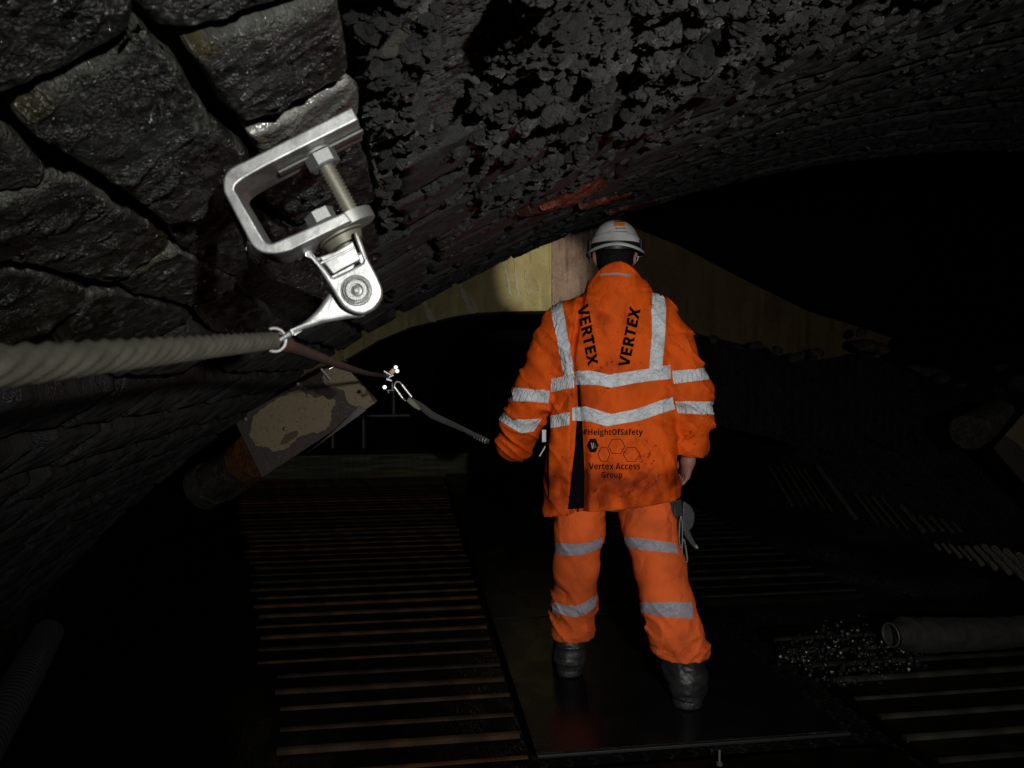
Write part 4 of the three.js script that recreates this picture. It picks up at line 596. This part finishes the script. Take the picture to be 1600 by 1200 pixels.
// black strip for the shade inside the open vent between side and back panel
const blackM = matte({ color: lin(0.003, 0.003, 0.004), roughness: 0.95, specularIntensity: 0.1 });
tape(jacket, [[903, 592], [903, 640], [899, 690], [893, 740], [887, 796]], [[905, 592], [909, 640], [912, 690], [914, 740], [913, 794]], blackM, 60, 8, 'vent_shade', 0.0015);
tape(jacket, [[856, 690], [855, 740], [857, 778]], [[858.5, 690], [858, 740], [859, 776]], blackM, 30, 4, 'side_seam', 0.0015);
// printing
function print(w, h, draw) { const cv = document.createElement('canvas'); cv.width = w; cv.height = h; const c = cv.getContext('2d'); c.clearRect(0, 0, w, h); draw(c, w, h); const t = new THREE.CanvasTexture(cv); t.colorSpace = THREE.SRGBColorSpace; return matte({ map: t, transparent: true, alphaTest: 0.35, roughness: 0.9, specularIntensity: 0.15 }); }
const ink = '#1a1012';
const vertexM = print(1024, 176, (c, w, h) => { c.fillStyle = '#08060a'; c.font = 'bold 232px sans-serif'; c.textBaseline = 'middle'; const m = c.measureText('VERTEX').width; c.save(); c.scale(w / m * 0.99, 1); c.fillText('VERTEX', 0, h / 2 + 6); c.lineWidth = 7; c.strokeStyle = '#08060a'; c.strokeText('VERTEX', 0, h / 2 + 6); c.restore(); });
// left word reads downwards, right word upwards: u runs along the word, v from the top of the letters to their foot
part('lettering', patch(jacket, (u, v) => { const a = [lerp(919.5, 935.5, u), lerp(474, 569, u)], b = [lerp(902, 919, u), lerp(481, 573, u)]; return [lerp(a[0], b[0], v), lerp(a[1], b[1], v)]; }, 60, 14, 0.0016), vertexM, per);
part('lettering', patch(jacket, (u, v) => { const a = [lerp(965, 984, u), lerp(571, 477, u)], b = [lerp(983, 1001, u), lerp(574, 483, u)]; return [lerp(a[0], b[0], v), lerp(a[1], b[1], v)]; }, 60, 14, 0.0016), vertexM, per);
const logoM = print(1024, 864, (c, w, h) => {
  const X = (px) => (px - 908) / 100 * w, Y = (py) => (py - 666) / 86 * h, s = w / 100; c.fillStyle = ink; c.textAlign = 'center'; c.textBaseline = 'alphabetic';
  const txt = (t, x0, x1, y, size, bold) => { c.font = (bold ? 'bold ' : '') + size * s + 'px sans-serif'; const m = c.measureText(t).width; c.save(); c.translate(X((x0 + x1) / 2), Y(y)); c.scale((x1 - x0) * s / m, 1); c.fillText(t, 0, 0); c.restore(); };
  txt('#HeightOfSafety', 911, 1004, 679.5, 12.5, true); txt('Vertex Access', 920.5, 1000.5, 733.5, 13.5, true); txt('Group', 939, 973, 746.5, 13, true);
  const hex = (x, y, r, fill, k = 1) => { c.beginPath(); for (let i = 0; i < 6; i++) { const a = i * Math.PI / 3; const xx = X(x + r * k * Math.cos(a)), yy = Y(y + r * Math.sin(a)); i ? c.lineTo(xx, yy) : c.moveTo(xx, yy); } c.closePath(); if (fill) c.fill(); else c.stroke(); };
  c.strokeStyle = '#4a160c'; c.lineWidth = 0.95 * s; hex(926.5, 696, 12.4, true, 0.72); hex(963.5, 697.5, 13); hex(943.8, 710, 12.4, false, 0.75); hex(986.5, 710, 12.6);
  c.fillStyle = '#b9b3b0'; c.font = 'bold ' + 13 * s + 'px sans-serif'; c.save(); c.translate(X(926), Y(701)); c.scale(0.62, 1); c.fillText('V', 0, 0); c.restore(); c.fillStyle = '#6c6664'; c.font = 'bold ' + 7 * s + 'px sans-serif'; c.fillText('A', X(930.3), Y(700));
});
part('lettering', patch(jacket, (u, v) => [lerp(908, 1008, u), lerp(666, 752, v)], 50, 44, 0.0016), logoM, per);
// trousers
const legL = [J(908, 780, -.01, .098), J(905, 830, -.02, .093), J(900, 885, -.05, .087), J(896, 940, -.10, .084), J(893, 980, -.13, .080), J(893, 1004, -.15, .070)];
const legR = [J(1006, 780, -.01, .106), J(1017, 830, .02, .098), J(1031, 885, .05, .093), J(1042, 940, .07, .091), J(1055, 985, .07, .096), J(1064, 1016, .06, .091), J(1066, 1036, .06, .087)];
const hemL = L(893, 1004, -.07).y, hemR = L(1064, 1036, .15).y, tTop = L(960, 745, .1).y;
function trousers(x, y, z) {
  const dl = chain(x, y, z, legL, 0.03), dr = chain(x, y, z, legR, 0.03);
  const k = 0.35 + 0.65 * sst(0.50, 0.22, y) + 0.5 * sst(0.62, 0.85, y), w = 0.005 * k * noise(x * 8 + 1, y * 16 + x * 14, z * 7) - 0.011 * k * Math.pow(1 - Math.abs(noise(x * 5 + 4, y * 9 - Math.abs(x) * 9, z * 4)), 9) - 0.008 * k * Math.pow(1 - Math.abs(noise(x * 6 - 3, y * 15 + x * 7, z * 5 + 6)), 10);
  let d = smin(smin(dl, dr, 0.02), ell(x, y, z, L(957, 745, -.02), 0.185, 0.09, 0.12), 0.03) + w;
  const hem = x < L(960, 900).x ? hemL : hemR; d = Math.max(d, hem - y + 0.006 * noise(x * 30, 2, z * 20)); d = Math.max(d, y - tTop);
  if (y < hem + 0.05) d = Math.max(d, -(Math.min(dl, dr) + w + 0.014));
  return d;
}
part('trousers', surfNet(trousers, [-0.42, 0.05, -0.34], [0.46, 0.90, 0.26], 0.0075), orangeT, per);
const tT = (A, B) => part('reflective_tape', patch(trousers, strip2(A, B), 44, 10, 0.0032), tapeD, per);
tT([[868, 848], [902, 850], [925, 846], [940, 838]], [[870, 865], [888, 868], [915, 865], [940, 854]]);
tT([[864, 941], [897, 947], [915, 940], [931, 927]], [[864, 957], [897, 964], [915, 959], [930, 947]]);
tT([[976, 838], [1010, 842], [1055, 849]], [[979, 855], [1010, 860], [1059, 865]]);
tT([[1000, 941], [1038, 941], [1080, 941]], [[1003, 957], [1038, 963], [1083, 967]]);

// boots
const bootM = std({ color: lin(0.024, 0.024, 0.026), roughness: 0.5, map: again(stoneTone, 3), bumpMap: again(crease, 4), bumpScale: 0.008 }), soleM = std({ color: lin(0.018, 0.018, 0.018), roughness: 0.35, bumpMap: again(stoneBump, 6), bumpScale: 0.006 });
function boot(ankle, heelPx, heelPy, turn, rS) {
  const w = onFloor(heelPx, heelPy, 0.012), h = w.applyMatrix4(toL); const f = V3(Math.sin(turn), 0, -Math.cos(turn)), hc = h.clone().addScaledVector(f, 0.055);
  const A = V3(ankle.x, ankle.y, ankle.z), mid = V3(lerp(hc.x, A.x, 0.5), lerp(0.10, A.y, 0.4), lerp(hc.z, A.z, 0.5)), toe = hc.clone().addScaledVector(f, 0.20), ball = hc.clone().addScaledVector(f, 0.13);
  const up = (x, y, z) => { let d = chain(x, y, z, [{ p: A, r: rS }, { p: mid, r: rS * 0.92 }, { p: V3(hc.x, 0.065, hc.z), r: 0.053 }], 0.02); d = smin(d, chain(x, y, z, [{ p: V3(hc.x, 0.06, hc.z), r: 0.050 }, { p: V3(ball.x, 0.055, ball.z), r: 0.054 }, { p: V3(toe.x, 0.045, toe.z), r: 0.046 }], 0.02), 0.03); d += 0.005 * noise(x * 12, y * 34, z * 12) - 0.008 * Math.pow(1 - Math.abs(noise(x * 6, y * 16, z * 6 + 2)), 6) - 0.004 * sst(0.012, 0.004, Math.abs(y - 0.062 - 0)) ; return Math.max(d, 0.026 - y); };
  const so = (x, y, z) => { let d = chain(x, 0, z, [{ p: V3(hc.x, 0, hc.z), r: 0.056 }, { p: V3(ball.x, 0, ball.z), r: 0.060 }, { p: V3(toe.x, 0, toe.z), r: 0.050 }], 0.02); return Math.max(d + 0.003 * noise(x * 30, y * 90, z * 30), y - 0.032, 0.001 - y, y < 0.016 ? -sst(0.5, 0.9, Math.sin((x * f.x + z * f.z) * 260)) * 0.004 + d : -1); };
  const b = part('boot', surfNet(up, [hc.x - 0.14, 0.0, Math.min(A.z, hc.z) - 0.34], [hc.x + 0.14, A.y + 0.12, Math.max(A.z, hc.z) + 0.12], 0.007), bootM, per);
  const s = part('sole', surfNet(so, [hc.x - 0.12, -0.01, hc.z - 0.34], [hc.x + 0.12, 0.05, hc.z + 0.10], 0.007), soleM, b);
}
boot(L(892, 1010, -.15), 891, 1060, -0.12, .063); boot(L(1068, 1042, .06), 1070, 1110, 0.25, .078);

// head, neck, hands: one body under the clothes
const hc = L(961, 392, -.03), skinM = std({ color: lin(0.30, 0.135, 0.10), roughness: 0.6, bumpMap: again(stoneBump, 8), bumpScale: 0.001 });
const O = (x, y, z) => V3(hc.x + x, hc.y + y, hc.z + z), shL = armL[0].p, shR = armR[0].p;
const wrL = L(800, 699, -.23), wrR = L(1076, 712, -.05);
function body(x, y, z) {
  let d = ell(x, y, z, O(0, 0.02, -.005), 0.076, 0.108, 0.098);
  d = smin(d, ell(x, y, z, O(0, -0.055, -0.045), 0.058, 0.075, 0.062), 0.03);              // jaw
  d = smin(d, cone(x, y, z, O(0, -0.005, -0.100), O(0, -0.035, -0.118), 0.010, 0.015), 0.012);  // nose
  d = smin(d, ell(x, y, z, O(0, -0.070, -0.098), 0.024, 0.007, 0.010), 0.006);             // mouth
  for (const s of [-1, 1]) { d = smin(d, ell(x, y, z, O(s * 0.031, 0.008, -0.094), 0.016, 0.008, 0.010), 0.006); d = smin(d, ell(x, y, z, O(s * 0.079, -0.022, 0.005), 0.010, 0.033, 0.019), 0.008); }
  d = smin(d, cone(x, y, z, O(0, -0.06, 0.01), L(965, 470, -.01), 0.058, 0.062), 0.03);
  d = smin(d, cone(x, y, z, L(965, 500, -.01), L(960, 760, -.02), 0.09, 0.10), 0.05); d = smin(d, cone(x, y, z, shL, shR, 0.05, 0.05), 0.05);
  d = smin(d, chain(x, y, z, [{ p: shL, r: .048 }, { p: armL[2].p, r: .040 }, { p: wrL, r: .028 }], 0.02), 0.03); d = smin(d, chain(x, y, z, [{ p: shR, r: .048 }, { p: armR[3].p, r: .040 }, { p: wrR, r: .027 }], 0.02), 0.03);
  d = smin(d, chain(x, y, z, [{ p: legL[0].p, r: .075 }, { p: legL[2].p, r: .055 }, { p: L(892, 1030, -.17), r: .035 }], 0.02), 0.03); d = smin(d, chain(x, y, z, [{ p: legR[0].p, r: .075 }, { p: legR[2].p, r: .055 }, { p: L(1066, 1070, .05), r: .035 }], 0.02), 0.03);
  return d;
}
function handG(w, dirs) {                                        // palm from the wrist, four fingers and a thumb, each three bones
  const { d, s, n, curl } = dirs, P = (a, b, c) => w.clone().addScaledVector(d, a).addScaledVector(s, b).addScaledVector(n, c), fing = [];
  [[-0.030, .074, .0090], [-0.010, .082, .0094], [0.010, .077, .0090], [0.029, .062, .0080]].forEach(([b, len, r]) => { let p = P(0.082, b * 0.9, 0), a = curl * 0.55, pts = [{ p: P(0.045, b * 0.8, 0), r: r * 1.1 }, { p, r }]; for (const f of [0.46, 0.30, 0.24]) { p = p.clone().addScaledVector(d, Math.cos(a) * len * f).addScaledVector(n, Math.sin(a) * len * f).addScaledVector(s, 0.02 * b); pts.push({ p, r: r * (0.98 - 0.25 * (1 - f)) }); a += curl; } fing.push(pts); });
  fing.push([{ p: P(0.018, -0.022, 0.004), r: .015 }, { p: P(0.050, -0.048, 0.016), r: .0115 }, { p: P(0.078, -0.046, 0.034), r: .0100 }, { p: P(0.098, -0.032, 0.044), r: .0085 }]);
  const f = (x, y, z) => { let q = smin(cone(x, y, z, P(-0.03, 0, 0), P(0.02, 0, 0), .026, .028), cone(x, y, z, P(0.02, -0.016, 0), P(0.074, -0.022, 0), .018, .0145), 0.02); q = smin(q, cone(x, y, z, P(0.02, 0.014, 0), P(0.070, 0.020, 0), .018, .013), 0.02); q = smin(q, cone(x, y, z, P(0.03, 0, 0), P(0.074, 0, 0), .018, .015), 0.02); for (const c of fing) q = smin(q, chain(x, y, z, c, 0.004), 0.005); return q; };
  const lo = [w.x - 0.15, w.y - 0.17, w.z - 0.16], hi = [w.x + 0.15, w.y + 0.10, w.z + 0.16]; return surfNet(f, lo, hi, 0.0036);
}
const hR = handG(wrR, { d: V3(-0.12, -0.92, -0.22).normalize(), s: V3(0.25, -0.2, 0.95).normalize(), n: V3(-0.95, -0.1, 0.2).normalize(), curl: 1.05 });
part('body', merge(surfNet(body, [-0.60, 0.03, -0.36], [0.50, 1.84, 0.22], 0.0105), hR, handG(wrL, { d: V3(-0.2, -0.12, -0.97).normalize(), s: V3(0.9, -0.3, -0.15).normalize(), n: V3(-0.2, -0.85, 0.4).normalize(), curl: 0.75 })), skinM, per);
// hair at the back of the head
part('hair', surfNet((x, y, z) => Math.max(smin(ell(x, y, z, O(0, 0.02, 0.0), 0.081, 0.112, 0.106), ell(x, y, z, O(0, -0.055, 0.040), 0.066, 0.055, 0.048), 0.02) + 0.003 * noise(x * 90, y * 40, z * 90), z < hc.z - 0.015 ? 1 : -1, -(y - (hc.y - 0.115))), [hc.x - 0.12, hc.y - 0.15, hc.z - 0.15], [hc.x + 0.12, hc.y + 0.16, hc.z + 0.15], 0.006), matte({ color: lin(0.003, 0.003, 0.003), roughness: 0.8 }), per);
// helmet
const shellM = std({ color: lin(0.50, 0.50, 0.49), roughness: 0.42, map: again(dirtTone, 2), bumpMap: again(stoneBump, 2), bumpScale: 0.0006 }), blackP = std({ color: lin(0.007, 0.007, 0.008), roughness: 0.45 });
const hz = L(961, 395, -.02), kk = 0.00249, TOPY = L(961, 345.5, -.02).y;
const rimY = (a) => { const b = Math.max(0, Math.sin(a)); return L(961, 398.5, 0.0).y + 0.0175 * Math.pow(b, 3.0) + (Math.sin(a) < 0 ? 0.010 * -Math.sin(a) : 0); };
function shell(a, t, out = 0) { const y0 = rimY(a), q = Math.pow(t, 1.0) * Math.PI / 2, cq = Math.pow(Math.cos(q), 0.78), sq = Math.pow(Math.sin(q), 1.02), bump = out - 0.004 * sst(0.30, 0.34, t) * (1 - sst(0.86, 1, t)) + 0.010 * sst(0.13, 0.0, t); return [hz.x + (0.1045 + bump) * cq * Math.cos(a), lerp(y0, TOPY + out, sq), hz.z + (0.136 + bump) * cq * Math.sin(a)]; }
const hel = part('helmet', gridG(72, 40, (u, v) => [...shell(-u * 2 * Math.PI, v), u * 0.7, v * 0.3]), shellM, per);
part('helmet_lining', gridG(48, 8, (u, v) => { const p = shell(-u * 2 * Math.PI, v * 0.5, -0.007); return p; }), blackP, hel);
const bandA = (a, v) => { const y = L(961, lerp(388.5, 375.5, v), 0.12).y + (a > 0 && a < Math.PI ? 0.004 * Math.sin(a) : 0), p0 = shell(a, 0.25), s = Math.pow(Math.max(0.0, 1 - Math.pow(Math.max(0, (y - rimY(a)) / (TOPY - rimY(a))), 2.2)), 0.42), o = 0.0035; return [hz.x + (0.1055 * s + o) * Math.cos(a), y, hz.z + (0.137 * s + o) * Math.sin(a)]; };
part('lamp_strap', gridG(90, 6, (u, v) => bandA(-u * 2 * Math.PI, v)), blackP, hel);
for (const a of [0.42, 2.72]) part('strap_clip', (() => { const g = boxG(0.022, 0.040, 0.010, 0, 0, 0, 0.003), p = bandA(a, 0.75); g.rotateY(Math.PI / 2 - a); g.translate(p[0], p[1], p[2]); return g; })(), blackP, hel);
part('side_clip', (() => { const g = boxG(0.014, 0.058, 0.05, 0, 0, 0, 0.005); const p = L(921, 392, -.03); g.translate(p.x, p.y, p.z); return g; })(), blackP, hel);
part('chin_strap', rodG(L(997.5, 401, .02), L(995, 408, .0), 0.0030, 0.0025, 8), std({ color: lin(0.5, 0.5, 0.5), roughness: 0.7 }), hel);
part('chin_strap', rodG(L(922, 398, .0), L(922, 410, .0), 0.0035, 0.003, 8), blackP, hel);
const helHit = (x, y, z) => { const a = Math.atan2((z - hz.z) / 0.136, (x - hz.x) / 0.1045), r = Math.hypot((x - hz.x) / 0.1045, (z - hz.z) / 0.136), t = Math.max(0, (y - rimY(a)) / (TOPY - rimY(a))); if (t > 1) return (t - 1) * 0.12 + 0.002; const s = Math.pow(1 - Math.pow(t, 1.96), 0.39) ; return (r - s * 0.962) * 0.10 * 0.6; };
part('sticker', patch(helHit, (u, v) => [lerp(959.5, 976, u), lerp(348, 354, v)], 10, 6, 0.003), std({ color: lin(0.62, 0.16, 0.012), roughness: 0.5 }), hel);
part('sticker', patch(helHit, (u, v) => [lerp(960, 977, u), lerp(345.8, 347.6, v)], 10, 4, 0.003), std({ color: lin(0.02, 0.015, 0.05), roughness: 0.5 }), hel);
const faintM = print(256, 128, (c) => { let s = 17; const R = () => { s = (s * 16807) % 2147483647; return s / 2147483647; }; for (const [y, x0, x1, col] of [[10, 60, 220, '#8d7c78'], [48, 40, 236, '#85858a'], [92, 70, 230, '#5d5d62']]) { c.fillStyle = col; for (let x = x0; x < x1; x += 6 + R() * 5) c.fillRect(x, y + R() * 4, 3 + R() * 4, 12 + R() * 8); } });
part('sticker', patch(helHit, (u, v) => [lerp(955, 982, u), lerp(355, 371.5, v)], 14, 10, 0.003), faintM, hel);
// head torch at the front of the helmet, and its light on the concrete ahead
{
  const f = V3(hz.x, TOPY - 0.07, hz.z - 0.150), aim = onZ(848, 432, ZC).applyMatrix4(toL), d = aim.clone().sub(f).normalize();
  part('lamp_housing', boxG(0.06, 0.045, 0.035, f.x, f.y, f.z + 0.012, 0.008), blackP, hel);
  const lens = new THREE.CylinderGeometry(0.016, 0.016, 0.006, 24); alongG(lens, f.clone().addScaledVector(d, 0.010), f.clone().addScaledVector(d, 1)); part('lamp_lens', lens, std({ color: lin(0.9, 0.9, 0.9), emissive: lin(1, 0.97, 0.88), emissiveIntensity: 3 }), hel);
  const sp = new THREE.SpotLight(new THREE.Color(1, 0.95, 0.80), 72, 0, 0.116, 0.5, 2); sp.position.copy(f.clone().addScaledVector(d, 0.035).applyMatrix4(per.matrixWorld)); sp.target.position.copy(aim.applyMatrix4(per.matrixWorld)); sp.castShadow = true; scene.add(sp, sp.target);
}
// things that hang at the person's hip
{
  const at = (x, y, z = 0.06) => L(x, y, z).applyMatrix4(per.matrixWorld), g0 = (n, l, c, x, y) => { const t = thing(n, l, c, at(x, y).toArray()); return [t, (px, py, z) => at(px, py, z).sub(t.position)]; };
  const [po, a] = g0('tool_pouch', 'small black tool pouch hanging at the right hip of the person', 'pouch', 1056, 795);
  const pg = (pts, z, th, bev) => { const sh = new THREE.Shape(pts.map(([x, y]) => { const p = a(x, y, z); return new THREE.Vector2(p.x, p.y); })); const g = new THREE.ExtrudeGeometry(sh, { depth: th, bevelEnabled: true, bevelSize: bev, bevelThickness: bev, bevelSegments: 3 }); g.translate(0, 0, a(1056, 795, z).z - th); return g; };
  part('pouch_body', pg([[1045, 784], [1064, 782], [1066, 806], [1060, 842], [1053, 838], [1049, 812]], 0.05, 0.05, 0.004), blackP, po);
  part('red_tab', pg([[1053, 793], [1055, 793], [1056, 806], [1054, 806]], 0.062, 0.004, 0.001), std({ color: lin(0.10, 0.012, 0.02), roughness: 0.6 }), po);
  const dm = std({ color: lin(0.030, 0.031, 0.035), roughness: 0.5, bumpMap: again(stoneBump, 5), bumpScale: 0.002 });
  const [de, b] = g0('descender', 'dark grey rounded device with a tapering handle hanging behind the black pouch', 'descender', 1074, 808);
  const sh2 = (pts) => { const c = new THREE.CatmullRomCurve3(pts.map(([x, y]) => { const p = b(x, y, 0.03); return V3(p.x, p.y, 0); }), true, 'catmullrom', 0.4); const g = new THREE.ExtrudeGeometry(new THREE.Shape(c.getPoints(60).map((p) => new THREE.Vector2(p.x, p.y))), { depth: 0.014, bevelEnabled: true, bevelSize: 0.005, bevelThickness: 0.006, bevelSegments: 4, bevelOffset: -0.004 }); g.translate(0, 0, b(1074, 808, 0.03).z - 0.014); return g; };
  part('side_plate', sh2([[1066, 786], [1073, 786], [1081, 793], [1086, 806], [1084, 820], [1078, 828], [1070, 830], [1065, 826]]), dm, de);
  part('handle', sh2([[1068, 828], [1076, 828], [1084, 843], [1091, 855], [1090, 858], [1086, 857], [1076, 846], [1069, 836]]), dm, de);
  part('handle_tip', rodG(b(1086.5, 852, 0.028), b(1089.5, 856.5, 0.028), 0.006, 0.0055, 10), std({ color: lin(0.22, 0.20, 0.17), roughness: 0.5 }), de);
  const st = std({ color: lin(0.32, 0.33, 0.35), roughness: 0.28, metalness: 0.6 }), dk = std({ color: lin(0.03, 0.03, 0.034), roughness: 0.35, metalness: 0.2 });
  const kar = (label, pts, m, z, r) => { const t = thing('carabiner', label, 'carabiner', at(pts[0][0], pts[0][1]).toArray()); const c = new THREE.CatmullRomCurve3(pts.map(([x, y], i) => at(x, y, z).sub(t.position)), true, 'catmullrom', 0.5); part('ring', new THREE.TubeGeometry(c, 60, r, 8, true), m, t); const q = at(...pts[1], z).sub(t.position), q2 = at(...pts[2], z).sub(t.position); part('gate', rodG(q, q2, r * 1.5, r * 1.5, 10), m, t); };
  kar('steel carabiner in front of the black pouch at the hip', [[1064, 807], [1062, 818], [1061, 840], [1064, 856], [1066, 850], [1066, 820]], st, 0.085, 0.0022);
  kar('dark steel carabiner hanging lowest below the pouch', [[1068, 842], [1071, 852], [1074, 874], [1071, 880], [1067, 878], [1066, 860]], st, 0.075, 0.0022);
  kar('black carabiner hanging between the two steel carabiners', [[1058, 838], [1061, 850], [1064, 872], [1062, 880], [1058, 872], [1056, 850]], dk, 0.07, 0.0035);
  const w = thing('white_tag', 'small white tag hanging beside the left edge of the jacket', 'tag', at(850, 681, 0.02).toArray()); part('label_sheet', boxG(0.016, 0.048, 0.003, 0, 0, 0, 0.001), std({ color: lin(0.6, 0.6, 0.58), roughness: 0.6 }), w); part('cord', rodG(at(853, 696, 0.02).sub(w.position), at(843, 713, 0.02).sub(w.position), 0.0028, 0.0028, 8), std({ color: lin(0.7, 0.55, 0.42), roughness: 0.6 }), w);
}
scene.traverse((o) => { if (o.isMesh) { o.castShadow = true; o.receiveShadow = true; } });
renderer.render(scene, camera);
